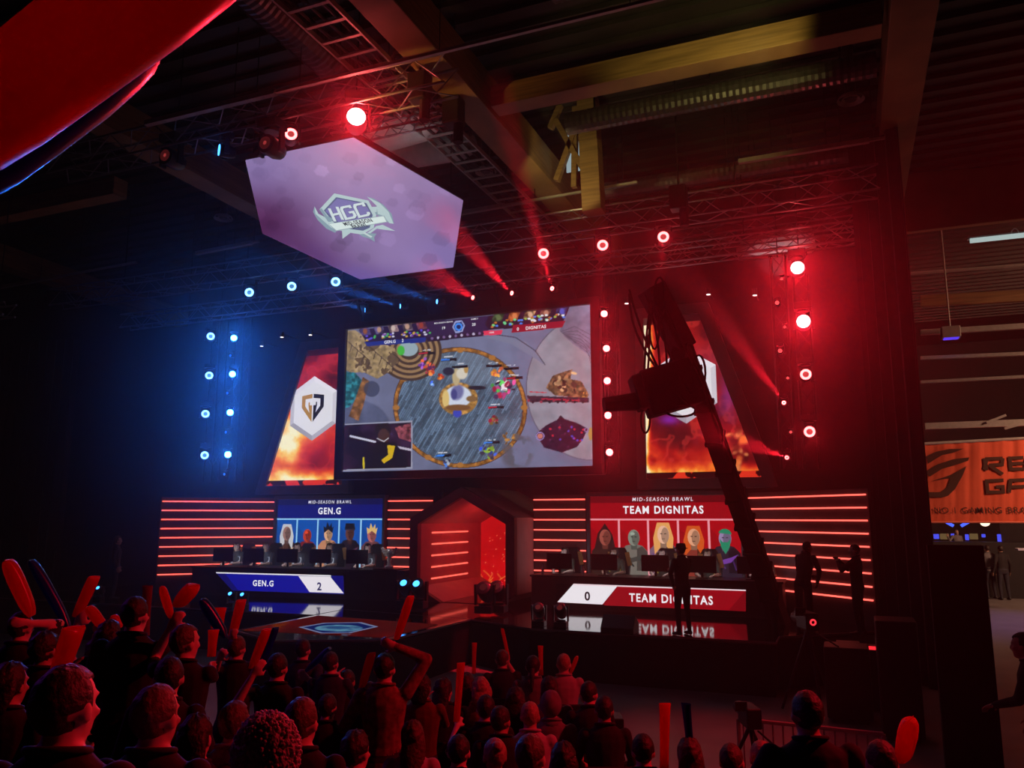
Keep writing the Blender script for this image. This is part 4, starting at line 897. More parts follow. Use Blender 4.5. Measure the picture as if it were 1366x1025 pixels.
lamp(301, 202, 10.75, 'ring', 'cyan', 0, 'blue ring lamp at the left end of the near truss', GC, aim=(-.8, -1, 0), scale=.9, glow=.6)
lamp(388, 183, 10.75, 'ring', 'red', 0, 'red ring lamp in the middle of the near truss', GC, aim=TO(388, 183, 10.7), scale=.95, glow=3)
lamp(475, 162, 10.75, 'open', 'red', 60, 'blazing red lamp at the top corner of the hexagon screen', GC, aim=TO(475, 162, 10.7), scale=1.35, glow=70)
t = copy_tree(PROTO[('ring', 'red', 0)][0]) if False else None
GL, GR = 'lamps on the left light towers', 'lamps on the right light towers'
for i, (px, py) in enumerate([(281, 450), (279, 502), (274, 553), (273, 608)]):
    lamp(px, py, 17.7, 'ring', 'blue', 0, '%s blue ring lamp from the top in the outer left tower column' % ordn[i], GL, aim=TO(px, py, 17.7), scale=.95, glow=2)
for i, (px, py) in enumerate([(312, 452), (310, 500), (307, 551), (304, 607)]):
    lamp(px, py, 17.7, 'open', 'cyan', 26, '%s glaring blue lamp from the top in the inner left tower column' % ordn[i], GL, aim=TO(px, py, 17.7), scale=.75, glow=48)
for i, (px, py) in enumerate([(309, 475), (305, 525), (303, 577), (301, 633)]):
    lamp(px, py, 17.75, 'small', 'cyan', 1.2, '%s tiny dim blue lamp from the top between the glaring blue ones' % ordn[i], GL, scale=.42)
for i, (px, py) in enumerate([(1064, 360), (1072, 431), (1075, 501), (1080, 577)]):
    lamp(px, py, 17.7, 'open' if i < 2 else 'ring', 'red', 40 if i < 2 else 0, '%s red %s from the top in the big right tower column' % (ordn[i], 'blazing lamp' if i < 2 else 'ring lamp'), GR, aim=TO(px, py, 17.7), scale=1.2 if i < 2 else 1.0, glow=62 if i < 2 else 8)
for i, (px, py) in enumerate([(1037, 405), (1041, 469), (1046, 538), (1050, 611)]):
    lamp(px, py, 17.75, 'small', 'red', [1.5, 1.5, 12, 8][i], '%s small red lamp from the top beside the big right tower column' % ordn[i], GR, scale=.5, glow=.8, spot=([(1022, 355), (1003, 385), (998, 474), (1012, 597)][i], [4000, 9000, 28000, 14000][i]), spot_size=1.6)
for i, (px, py) in enumerate([(1043, 373), (1047, 437), (1051, 505), (1055, 577)]):
    lamp(px, py, 17.8, 'small', 'red', 1.2, '%s tiny dim lamp from the top just left of the big red column' % ordn[i], GR, scale=.34)
for i, (px, py) in enumerate([(806, 420), (809, 466), (810, 509), (811, 555), (813, 604)]):
    lamp(px, py, 17.75, 'open', 'red', 14, '%s red lamp from the top in the column hugging the big screen' % ordn[i], 'red lamps beside the big screen', scale=.68, aim=TO(px, py, 17.7), glow=13)
GF = 'floor lamps in pairs on the stage'
for px, py, Y, col, pw, lb in ((309, 795, 15.2, 'cyan', 4, 'left blue floor lamp of the pair under the left desk'), (325, 796, 15.2, 'cyan', 4, 'right blue floor lamp of the pair under the left desk'), (541, 783, 16.4, 'cyan', 4, 'left blue floor lamp of the pair beside the portal'), (558, 784, 16.4, 'cyan', 4, 'right blue floor lamp of the pair beside the portal'),
                             (119, 786, 15.3, 'cyan', 2.5, 'left blue floor lamp of the pair at the far left of the stage'), (133, 787, 15.3, 'cyan', 4, 'right blue floor lamp of the pair at the far left of the stage'), (647, 789, 16.0, 'red', .06, 'left dark floor lamp of the pair right of the portal steps'), (664, 788, 16.2, 'red', .08, 'right dark floor lamp of the pair right of the portal steps'),
                             (719, 814, 14.85, 'red', .08, 'left floor lamp of the pair in front of the right desk'), (748, 815, 14.85, 'red', .08, 'right floor lamp of the pair in front of the right desk')):
    p = at_y(px, py, Y); k = 1.0
    o = lamp(px, py, Y, 'floor', col, pw, lb, GF, upside=False, scale=max(.7, min(1.25, (p[2] - ZS) / .36)), aim=(.1, -1, 0))
for px, py, lb in ((229, 212, 'unlit lamp with a red housing at the left end of the near truss'), (362, 196, 'dark lamp in front of the top left corner of the hexagon screen')):
    o = lamp(px, py, 10.3 if px > 300 else 10.75, 'small', 'red', .04, lb, GC, scale=1.3)
# little recessed downlights above the side screens
for i, (px, py) in enumerate([(349, 462), (376, 450), (414, 447), (836, 405), (945, 393), (1007, 394)]):
    p = at_y(px, py, 18.9); t = thing('downlight', ['lower white downlight left of the left side screen', 'white downlight above the left edge of the left side screen', 'white downlight above the middle of the left side screen', 'white downlight above the left corner of the right side screen', 'white downlight above the right corner of the right side screen', 'white downlight right of the right side screen'][i], 'downlight', p, group='downlights above the side screens')
    mb = MB(); mb.cyl((0, 0, 0), (0, 0, .16), .06, n=12); mb.build('housing', M_blk, t); mb = MB(); mb.cyl((0, 0, -.008), (0, 0, 0), .05, n=12); mb.build('lens', emit('downlight_lens', (1, .85, .8), 2.2), t)
    mb = MB(); mb.bar((0, .04, .1), (0, .85, .1), .02); mb.build('bracket', M_blk, t)
# rectangular speakers / motors on the rig
for px, py, Y, lb in ((905, 265, 15.5, 'dark chain motor hanging behind the red ring lamps'), (560, 118, 10.9, 'dark chain hoist above the near truss by the girder'), (605, 150, 12.0, 'dark chain hoist right of the white fabric duct')):
    p = at_y(px, py, Y); t = thing('chain_hoist', lb, 'hoist', p); mb = MB(); mb.box((0, 0, 0), (.34, .3, .5)); mb.build('motor', M_blk, t, bevel=.03); mb = MB(); mb.cyl((0, 0, .25), (0, 0, 12.1 - p[2]), .02, n=6); mb.build('chain', M_blk, t); mb = MB(); mb.cyl((.1, 0, -.25), (.1, 0, -.6), .09, n=10); mb.build('chain_bag', M_black, t)

# ================================================================== HAZE
hz = MB(); hz.box((-9.8, 12.9, 6.2), (24.4, 13.6, 11.6)); o = hz.build('stage_haze', None, kind='stuff'); o['label'] = 'thin theatre haze hanging in the air around the stage'; o['category'] = 'haze'
m = bpy.data.materials.new('haze'); m.use_nodes = True; nt = m.node_tree; nt.nodes.remove(nt.nodes['Principled BSDF'])
v = nt.nodes.new('ShaderNodeVolumeScatter'); v.inputs['Color'].default_value = (1, 1, 1, 1); v.inputs['Density'].default_value = .0032; v.inputs['Anisotropy'].default_value = .80
v2 = nt.nodes.new('ShaderNodeVolumeScatter'); v2.inputs['Color'].default_value = (1, 1, 1, 1); v2.inputs['Density'].default_value = .005; v2.inputs['Anisotropy'].default_value = .1
ad = nt.nodes.new('ShaderNodeAddShader'); nt.links.new(v.outputs[0], ad.inputs[0]); nt.links.new(v2.outputs[0], ad.inputs[1])
nt.links.new(ad.outputs[0], nt.nodes['Material Output'].inputs['Volume']); o.data.materials.clear(); o.data.materials.append(m)

for x in (XA - 3.0, XA - 1.0, XA + 1.0, XA + 3.0):
    mb = MB(); mb.bar((x, MY + .2, z1 - .05), (x, 17.5, ZB2 + .3), .05, .05); mb.build('hanger', M_blk, main, world=True)
# ================================================================== PLAYER DESKS
def desk(sgn, label, blue):
    an = R(0 if sgn > 0 else 6); Lr = 6.2 if sgn < 0 else 5.5; inner = Vector(at_y(709, 768, 17.66)) if sgn > 0 else Vector(at_y(539, 760, 17.8)); inner.z = 0
    outer = inner + Vector((sgn * Lr * math.cos(an), -Lr * math.sin(an), 0))
    d = (outer - inner).normalized(); nrm = Vector((d.y, -d.x, 0)); nrm = nrm if nrm.y < 0 else -nrm; up = Vector((0, 0, 1)); H = CH - 1.355 - ZS
    t = thing('player_desk', label, 'desk', (inner.x, inner.y, ZS)); L = (outer - inner).length
    P = lambda a, b, z: inner + d * a - nrm * b + up * (ZS + z)
    mb = MB(); mb.prism([P(-.03, -.04, H), P(L + .03, -.04, H), P(L + .03, .85, H), P(-.03, .85, H)], (0, 0, .045)); mb.build('worktop', M_blk2, t, world=True, bevel=.008)
    mb = MB(); mb.prism([P(0, 0, 0), P(L, 0, 0), P(L, 0, H), P(0, 0, H)], -nrm * .05); mb.build('front_panel', M_ply, t, world=True)
    for a in (.0, L - .05):
        mb = MB(); mb.prism([P(a, 0.05, 0), P(a, .82, 0), P(a, .82, H), P(a, .05, H)], d * .05); mb.build('side_panel', M_ply, t, world=True)
    return t, P, d, nrm, L, H
def desk_banner(t, P, d, nrm, pxq, polys, texts):
    U = d if d.x > 0 else -d; cv = Canvas(P(0, -.012, 0), U, (0, 0, 1))
    q = [cv.pt(*p) for p in pxq]
    mb = MB(); mb.prism([cv.O + cv.U * a + cv.V * b - cv.N * .002 for a, b in q], -cv.N * .03 if cv.N.y < 0 else cv.N * .03); mb.build('banner_panel', M_blk, t, world=True)
    for pts, col in polys: cv.poly(pts, col, px=True)
    for a in texts: cv.text(a[0], a[1], a[2], a[3], a[4], px=True, bold=.026, spacing=1.2, width=a[5])
    cv.build('score_banner', screen_mat('desk_screen', 1.0), t)
dk, P, d, nrm, L, H = desk(-1, 'long black players desk with a blue score banner', True)
WT = (232, 228, 234)
desk_banner(dk, P, d, nrm, [(286, 764), (460, 766), (462, 793), (312, 789)],
  [([(288, 764.6), (458, 768.5), (459, 793.5), (310, 788)], (12, 12, 110)), ([(288, 764.6), (397, 767.2), (413, 791.4), (309.5, 787.6)], (16, 18, 146)), ([(288, 764.6), (300, 765.2), (318, 788.2), (309.5, 787.6)], (10, 10, 96)), ([(398, 768.8), (440.5, 769.6), (458.5, 791.8), (413, 790.2)], (236, 230, 238)), ([(288, 763.6), (441, 767.6), (442, 769.4), (289, 765.2)], WT)],
  [('GEN.G', 351, 778.5, .155, (240, 240, 245), .62), ('2', 426, 782.6, .20, (36, 24, 90), .13)])
desk1 = (P, d, nrm, L, H)
dk2, P, d, nrm, L, H = desk(1, 'long black players desk with a red score banner', False)
desk_banner(dk2, P, d, nrm, [(742, 779), (996, 787), (997, 817), (742, 806)],
  [([(765, 779.4), (995, 787.5), (995, 816), (743, 804)], (120, 8, 18)), ([(824, 783), (994.5, 788.4), (972, 814.6), (806, 808)], (146, 10, 22)), ([(765, 779.4), (823.5, 782.4), (803.5, 806.8), (743.5, 803.6)], (240, 234, 240)), ([(765, 779), (995, 787.2), (995, 788.8), (765, 780.8)], (238, 214, 220))],
  [('0', 783.5, 795.6, .20, (30, 20, 30), .13), ('TEAM DIGNITAS', 894, 799.4, .185, (244, 240, 244), 1.80)])
desk2 = (P, d, nrm, L, H)
# trophy on its plinth at the inner end of the left desk
tp = at_y(519, 759, 18.0); tp[2] = CH - 1.28
t = thing('plinth', 'dark plinth with a red side at the inner end of the left desk', 'plinth', (tp[0] + .05, tp[1], ZS))
mb = MB(); mb.box((0, 0, (tp[2] - ZS) / 2), (.62, .5, tp[2] - ZS - .004)); mb.build('body', M_ply, t, bevel=.01); mb = MB(); mb.box((0, 0, tp[2] - ZS - .02), (.7, .56, .04)); mb.build('top', M_blk2, t)
mb = MB(); mb.box((-.40, .02, (tp[2] - ZS) / 2 - .05), (.14, .46, tp[2] - ZS - .12)); mb.build('red_side', mat('red_laminate', (.3, .01, .02), .4), t)
M_silver = mat('polished_silver', (.8, .8, .82), .38, .5, noise=.1, scale=30)
t = thing('trophy', 'silver winged trophy standing on the plinth by the left desk', 'trophy', tp)
mb = MB(); mb.lathe((0, 0, 0), [(.11, 0), (.11, .05), (.06, .07), (.045, .14), (.06, .22), (.045, .28), (.07, .33)], 14); mb.build('stem', M_silver, t, smooth=True)
mb = MB(); mb.ell((0, 0, .40), (.10, .09, .10), 12, 8); mb.build('orb', M_silver, t, smooth=True)
for s in (-1, 1):
    mb = MB()
    for k, (r, z, a) in enumerate(((.24, .46, .1), (.22, .40, .05), (.18, .35, 0))): mb.bar((s * .05, 0, z - .05), (s * r, -.02 + .02 * k, z + a * .3), .05, .06, w1=.02, h1=.03); mb.ell((s * r * .8, 0, z + .02), (.05, .03, .04), 8, 6)
    mb.build('wing', M_silver, t, smooth=True)
# monitors, chairs
M_scr = mat('monitor_back', (.018, .016, .02), .5, noise=.2, scale=15)
def monitor(x, y, z, rz, w=.62, h=.36):
    t = thing('monitor', 'x', 'monitor', (x, y, z), rz)
    mb = MB(); mb.box((0, 0, .30), (w, .03, h)); ms = mb.build('screen', M_scr, t, bevel=.008); mb = MB(); mb.box((0, .017, .30), (w - .04, .004, h - .04)); mb.build('display', emit('monitor_light', (.75, .85, 1), 3.0), ms); mb = MB(); mb.box((0, .03, .17), (.05, .03, .30)); mb.build('neck', M_blk2, t); mb = MB(); mb.box((0, .02, .008), (.26, .2, .016)); mb.build('foot', M_blk2, t); return t
mon = monitor(0, 0, 0, 0)
def gchair():
    t = thing('gaming_chair', 'x', 'chair')
    a = mat('chair_leather', (.02, .02, .02), .4, noise=.2, scale=20); b = mat('chair_orange_piping', (.55, .26, .06), .5, noise=.1)
    mb = MB(); mb.box((0, 0, .47), (.52, .52, .12)); mb.build('seat', a, t, bevel=.03)
    mb = MB(); mb.prism([(-.24, 0, .5), (.24, 0, .5), (.28, 0, .95), (.22, 0, 1.22), (.15, 0, 1.36), (-.15, 0, 1.36), (-.22, 0, 1.22), (-.28, 0, .95)], (0, .1, 0)); o = mb.build('backrest', a, t, bevel=.03); o.location = (0, .2, 0); o.rotation_euler = (-.16, 0, 0)
    for s in (-1, 1):
        mb = MB(); mb.bar((s * .27, -.02, .93), (s * .2, -.02, 1.24), .06, .10); o = mb.build('side_bolster', b, t); o.location = (0, .2, 0); o.rotation_euler = (-.16, 0, 0)
        mb = MB(); mb.bar((s * .32, -.18, .68), (s * .32, .14, .68), .07, .04); mb.bar((s * .32, 0, .68), (s * .28, 0, .48), .04); mb.build('armrest', a, t)
    mb = MB(); mb.cyl((0, 0, .08), (0, 0, .42), .035, n=10); mb.build('gas_column', M_blk, t)
    mb = MB()
    for k in range(5):
        an = 2 * PI * k / 5; mb.bar((0, 0, .1), (.3 * math.cos(an), .3 * math.sin(an), .06), .05, .04); mb.ell((.3 * math.cos(an), .3 * math.sin(an), .035), (.035, .035, .035), 8, 6)
    mb.build('star_base', M_blk, t); return t
gch = gchair(); first_m = first_c = True
SEATS = {}
for side, (P, d, nrm, L, H), mx, hxs in (('left', desk1, [297, 338, 383, 427, 476], [318, 357, 399, 442, 493]), ('right', desk2, [746, 806, 874, 936, 1003], [756, 822, 886, 946, 1018])):
    rz = math.atan2(nrm.x, -nrm.y)
    for i in range(5):
        cvp = Canvas(P(0, .28, 0), d, (0, 0, 1)); a, _ = cvp.pt(mx[i], 752)
        p = P(a, .28, H + .045); o = mon if first_m else copy_tree(mon); first_m = False
        o.location = p; o.rotation_euler = (0, 0, rz); o['label'] = '%s black monitor back from the left on the %s desk' % (ordn[i], side); o['group'] = 'monitors on the %s desk' % side
        cvp = Canvas(P(0, .98, 0), d, (0, 0, 1)); a, _ = cvp.pt(hxs[i], 748); q = P(a, 1.0, 0)
        o = gch if first_c else copy_tree(gch); first_c = False
        o.location = q; o.rotation_euler = (0, 0, rz + .12 * (i % 2)); o['label'] = '%s gaming chair from the left behind the %s desk' % (ordn[i], side); o['group'] = 'gaming chairs behind the %s desk' % side
        SEATS[(side, i)] = (q, rz)
# small things on the desks
def bottle(p, label, h=.22):
    t = thing('water_bottle', label, 'bottle', p); mb = MB(); mb.lathe((0, 0, 0), [(.03, 0), (.032, .02), (.032, h * .6), (.012, h * .85), (.012, h)], 10); mb.build('body', mat('clear_bottle', (.6, .6, .65), .15, noise=.1), t, smooth=True); mb = MB(); mb.cyl((0, 0, h), (0, 0, h + .02), .015, n=8); mb.build('cap', M_blk2, t)
P, d, nrm, L, H = desk2
for px, lb in ((724, 'pale bottle at the inner end of the right desk'), (778, 'clear bottle beside the first yellow jersey'), (1031, 'bottle at the outer end of the right desk')):
    a, _ = Canvas(P(0, .2, 0), d, (0, 0, 1)).pt(px, 765); bottle(P(a, .2, H + .045), lb)
# wedge monitor, stage boxes
p = at_z(824, 846, ZS); t = thing('wedge_speaker', 'black wedge speaker on the stage edge before the red banner', 'speaker', (p[0], p[1] + .15, ZS))
mb = MB(); mb.prism([(-.3, -.22, 0), (-.3, .22, 0), (-.3, .22, .16), (-.3, -.02, .32), (-.3, -.22, .10)], (.6, 0, 0)); mb.build('cabinet', M_blk, t, bevel=.01); mb = MB(); mb.bar((-.24, .02, .305), (-.24, .20, .185), .02); mb.build('handle', M_blk2, t)

M_crane = mat('matt_black_crane', (.006, .005, .006), .9, noise=.2, scale=10)
# ================================================================== CAMERA CRANE
base = Vector(at_z(1043, 902, 0)); piv = Vector(at_y(1030, 800, base.y)); tip = Vector(at_y(912, 466, 11.6)); 
cr = thing('camera_crane', 'tall black camera crane arm leaning across the right side screen', 'camera crane', (base.x, base.y, 0))
mb = MB(); mb.cyl((base.x, base.y, .25), piv, .07, n=12); mb.build('column', M_crane, cr, world=True)
for k in range(3):
    an = 2 * PI * k / 3 + .4; mb = MB(); mb.bar((base.x, base.y, .3), (base.x + .8 * math.cos(an), base.y + .8 * math.sin(an), .08), .08); mb.cyl((base.x + .8 * math.cos(an), base.y + .8 * math.sin(an) - .03, .1), (base.x + .8 * math.cos(an), base.y + .8 * math.sin(an) + .03, .1), .1, n=12); mb.build('dolly_leg', M_crane, cr, world=True)
tail = piv + (piv - tip).normalized() * 1.3
mb = MB(); mb.bar(tail, tip, .30, .34, w1=.22, h1=.26); mb.build('arm', M_crane, cr, world=True)
for k in range(9):
    q = piv.lerp(tip, k / 9 + .03); d_ = (tip - piv).normalized(); mb = MB(); mb.bar(q, q + d_ * .06, .36 - .012 * k, .40 - .012 * k); mb.build('arm_joint', M_crane, cr, world=True)
mb = MB(); mb.box((tail.x, tail.y, tail.z - .05), (.5, .4, .45)); mb.build('counterweight', M_crane, cr, world=True, bevel=.02)
tt = Vector(at_y(868, 384, 11.3))
mb = MB(); mb.bar(tip, tt, .34, .3, w1=.42, h1=.3); mb.build('head_mast', M_crane, cr, world=True, bevel=.02)
hc_ = Vector(at_y(893, 518, 11.2)); rot = Matrix.Rotation(YAW, 3, 'Z') @ Matrix.Rotation(R(-16), 3, 'Y')
mb = MB(); mb.box(hc_, (.78, .5, .66), rot); mb.box(hc_ + rot @ Vector((-.36, 0, .05)), (.3, .42, .5), rot); mb.build('camera_housing', M_crane, cr, world=True, bevel=.03)
mb = MB(); mb.cyl(hc_ + rot @ Vector((-.5, -.05, -.06)), hc_ + rot @ Vector((-.98, -.1, .02)), .13, .10, 14); mb.build('lens', M_crane, cr, world=True)
mb = MB(); mb.bar(tip, hc_ + Vector((.1, 0, .1)), .22, .3); mb.build('head_bracket', M_crane, cr, world=True)
mb = MB(); g_ = np.random.default_rng(3)
for k in range(9):
    a = tt.lerp(tip, g_.random() * .3) + Vector((g_.normal() * .12, -.1, 0)); b = hc_ + Vector((g_.normal() * .3, -.2, -.1 + g_.normal() * .2)); c = a.lerp(b, .5) + Vector((g_.normal() * .25, -.15, g_.normal() * .15))
    mb.tube([((1 - s) ** 2) * a + 2 * s * (1 - s) * c + s * s * b for s in np.linspace(0, 1, 9)], .018, 6)
for px, py, rx, ry in ((932, 498, 9, 24), (908, 548, 20, 8), (861, 560, 6, 18), (880, 400, 8, 30), (873, 440, 6, 26)):
    mb.tube([Vector(at_y(px + rx * math.cos(a), py + ry * math.sin(a), 11.0)) for a in np.linspace(0, 2 * PI, 18)[:-1]], .016, 6, closed=True)
mb.build('cable_bundle', M_crane, cr, world=True)
mb = MB(); mb.tube([piv.lerp(tip, s) + Vector((.02 * math.sin(s * 20), -.2, .16 + .03 * math.sin(s * 31))) for s in np.linspace(0, 1, 24)], .02, 6); mb.tube([piv.lerp(tip, s) + Vector((.14, -.16, .05 * math.sin(s * 13))) for s in np.linspace(0, 1, 24)], .016, 6); mb.build('arm_cables', M_crane, cr, world=True)

# ================================================================== BEYOND THE DRAPE: THE NEXT HALL
BY = 30.0
bn = thing('hanging_banner', 'large orange hanging banner with dark lettering in the next hall', 'banner', at_y(1300, 640, BY))
c0, c1, c2, c3 = [at_y(*p, BY) for p in ((1215, 697), (1420, 697), (1420, 583), (1215, 594))]
N = 80; vs = []; fs = []
for j in range(7):
    for i in range(N + 1):
        u, v = i / N, j / 6; p = (1 - u) * (1 - v) * c0 + u * (1 - v) * c1 + u * v * c2 + (1 - u) * v * c3
        vs.append((p[0], p[1] + .016 * math.sin(u * 50 + 1.2 * math.sin(u * 17)) * (.35 + .65 * v) + .004 * math.sin(u * 131), p[2]))
for j in range(6):
    for i in range(N): a = j * (N + 1) + i; fs.append((a, a + 1, a + N + 2, a + N + 1))
mb = MB(); mb.add(vs, fs); mb.build('cloth', mat('orange_banner_cloth', (.75, .11, .045), .8, noise=.06, scale=3), bn, world=True, smooth=True)
cv = Canvas((float(c0[0]), BY - .03, float(c0[2])), (1, 0, 0), (0, 0, 1)); zb = lambda L: [(1226 + x * .205, 550 + y * .2049) for x, y in L]
DK = (70, 40, 26)
cv.poly(zb([(40, 290), (110, 258), (200, 240), (290, 238), (230, 262), (150, 280), (60, 335)]), DK, px=True); cv.poly(zb([(30, 395), (120, 340), (230, 305), (327, 295), (318, 318), (250, 340), (150, 370), (70, 420)]), DK, px=True); cv.poly(zb([(80, 450), (160, 425), (215, 405), (308, 352), (285, 410), (235, 500), (190, 545), (150, 555), (70, 553), (40, 520), (140, 522), (180, 490), (205, 430), (150, 437)]), DK, px=True)
BW = .105
def bl(L, w=BW): cv.line(zb(L), w, DK, px=True)
bl([(425, 375), (440, 305), (545, 300)]); bl([(455, 345), (540, 342), (545, 300)]); bl([(455, 345), (545, 405)]); bl([(425, 300), (440, 380)])
bl([(680, 296), (590, 300), (598, 372), (690, 370)]); bl([(594, 336), (680, 333)])
bl([(550, 443), (440, 448), (448, 522), (548, 520), (545, 485), (500, 487)]); bl([(585, 525), (595, 445), (690, 441)]); bl([(592, 488), (690, 485)]); bl([(700, 300), (690, 372)], .1)
cv.text('NO.1 GAMING BRAND', *zb([(100, 640)])[0], .20, DK, align='l', bold=.005, spacing=1.2, sx=.92, px=True)
cv.build('print', print_mat('banner_print', .8), bn, kind='stuff')
mb = MB(); mb.cyl((c3[0], BY, c3[2] + .02), (c2[0], BY, c2[2] + .02), .05, n=8); mb.build('top_pole', M_steel, bn, world=True); mb = MB(); mb.cyl((c0[0], BY - .02, c0[2]), (c1[0], BY - .02, c1[2]), .03, n=8); mb.build('hem_bar', mat('red_hem', (.8, .2, .12), .5), bn, world=True)
t = thing('roof_truss_rail', 'lit white steel rail with two struts just above the orange banner', 'rail', at_y(1300, 568, 28.5))
mb = MB(); mb.bar(at_y(1234, 569, 28.5), at_y(1420, 562, 28.5), .14, .2); mb.build('rail', M_steel, t, world=True)
for a, b in (((1316, 564), (1342, 554)), ((1340, 572), (1362, 566))): mb = MB(); mb.bar(at_y(*a, 28.4), at_y(*b, 28.4), .07); mb.build('strut', M_steel, t, world=True)
t = thing('tube_light', 'cold white fluorescent tube hung in the roof right of the drape', 'light', at_y(1330, 316, 22))
mb = MB(); mb.bar(at_y(1294, 321.5, 22), at_y(1420, 308, 22), .09, .1); mb.build('tube', emit('fluorescent_tube', (.62, .8, .78), .62), t, world=True); mb = MB(); mb.bar(at_y(1290, 319, 22.05), at_y(1420, 305, 22.05), .12, .06); mb.build('batten', M_steel, t, world=True); mb = MB(); mb.tube([at_y(1354 + 5 * math.cos(a), 312 - 7 * math.sin(a), 22) for a in np.linspace(0, PI, 8)], .015, 6); mb.build('cable_loop', M_white, t, world=True)
for a, b, h, lb, m in (((1228, 402), (1420, 392), .34, 'brownish roof beam crossing behind the drape edge', M_wood), ((1228, 444), (1420, 432), .16, 'pale cable duct with a small box in the next hall', M_steel), ((1228, 478), (1420, 470), .1, 'thin pipe crossing the next hall roof', M_steel), ((1228, 510), (1420, 500), .08, 'lower thin pipe crossing the next hall roof', M_steel), ((1215, 365), (1420, 350), .06, 'thin cable line under the tube light', M_steel), ((1212, 280), (1420, 262), .12, 'dim beam above the tube light', M_wood)):
    mb = MB(); mb.bar(at_y(*a, 27), at_y(*b, 27), .16, h); tag(mb.build('roof_pipe', m), lb, 'pipe')
p = at_y(1268, 444, 26.6); t = thing('projector', 'small pale ceiling box with a blue underside in the next hall', 'projector', p); mb = MB(); mb.box((0, 0, 0), (.5, .4, .34)); mb.build('case', M_steel, t, bevel=.02); mb = MB(); mb.box((0, 0, -.18), (.4, .3, .02)); mb.build('blue_glow', emit('blue_panel', (.1, .05, .9), 1), t); mb = MB(); mb.cyl((0, 0, .17), (0, 0, 12.14 - p[2]), .025, n=8); mb.build('pole', M_steel, t)
mb = MB(); q = [at_y(*p, 22.8) for p in ((1205, 310), (1420, 285), (1420, 215), (1205, 232))]; mb.prism(q, (0, .2, 0)); tag(mb.build('gable', mat('brown_gable_board', (.34, .24, .14), .8, noise=.15, scale=1.2)), 'brown gable board high in the next hall', 'gable')
bs = MB(); bs.box((12.5, 35.9, .45), (5.5, 1.0, .9)); tag(bs.build('stage_block', M_blk, bevel=.02), 'dark low platform behind the counter in the next hall', 'stage')
slab('wall_bar', (5.5, 36.38, 0), (23, 36.5, CH + .9), M_black)
# far small stage under the banner: V of blue tubes, glowing panels, counter, spectators
FY = 36.0
t = thing('light_tubes', 'blue light tubes set in a V under the orange banner', 'light', at_y(1276, 700, FY))
for a, b in (((1261, 696), (1272, 702)), ((1282, 702), (1293, 696))): mb = MB(); mb.cyl(at_y(*a, FY + .3), at_y(*b, FY + .3), .06, n=8); mb.build('tube', emit('blue_tube', (.06, .12, 1), 1.6), t, world=True)
for i, (px, py, w, h, c) in enumerate(((1249, 716, 6, 6, 'b'), (1260, 716, 10, 7, 'w'), (1271, 716, 4, 7, 'b'), (1290, 717, 4, 7, 'b'), (1299, 716, 9, 7, 'w'), (1312, 715, 4, 4, 'b'), (1333, 718, 4, 9, 'b'))):
    p = at_y(px, py, FY + .33); s = F_PX / 34; mb = MB(); mb.box((0, 0, 0), (w / s, .1, h / s)); k = tag(mb.build('lit_panel', emit('panel_' + c, (.08, .1, 1) if c == 'b' else (.8, .5, .2), .9 if c == 'b' else .16), bevel=.02), '%s small %s glowing panel from the left on the distant bar under the banner' % ((ordn + ['seventh'])[i], 'blue' if c == 'b' else 'amber'), 'light panel', 'glowing panels of the distant bar'); k.location = [float(q) for q in p]
p = at_y(1314, 698, FY + .36); mb = MB(); mb.ell((0, 0, 0), (.17, .05, .13), 12, 8); k = tag(mb.build('spot_lamp', emit('warm_spot', (1, .75, .5), 2)), 'small warm spot lamp under the banner edge', 'lamp'); k.location = [float(q) for q in p]
a, b = at_y(1240, 722, FY - .2), at_y(1420, 722, FY - .2); mb = MB(); mb.prism([(a[0], a[1], 0), (b[0], a[1], 0), (b[0], a[1], a[2]), (a[0], a[1], a[2])], (0, -.9, 0)); tag(mb.build('bar_counter', M_blk), 'long dark counter under the orange banner', 'counter')
p0, p1 = at_y(1356, 733, 30), at_y(1420, 733, 30); mb = MB(); mb.bar(p0, p1, .5, .06); o = mb.build('table', M_white); tag(o, 'pale table edge at the right border of the picture', 'table')
# dark rack cases between the drape and the next hall
for (x0, x1, y, h, lb) in ((1170, 1225, 12.6, 1.5, 'dark equipment case at the foot of the masking drape'), (1100, 1160, 13.4, 1.0, 'dark low equipment case behind the camera operator')):
    a, b = at_z(x0, 905, 0), at_z(x1, 905, 0); X0 = at_y(x0, 880, y)[0]; X1 = at_y(x1, 880, y)[0]; t = thing('equipment_case', lb, 'case', ((X0 + X1) / 2, y, 0)); mb = MB(); mb.box((0, 0, h / 2 + .06), (X1 - X0, .6, h)); mb.build('body', M_blk, t, bevel=.02)
    for s in (-1, 1): mb = MB(); mb.box((s * (X1 - X0) * .3, 0, .03), (.1, .4, .06)); mb.build('caster', M_blk2, t)
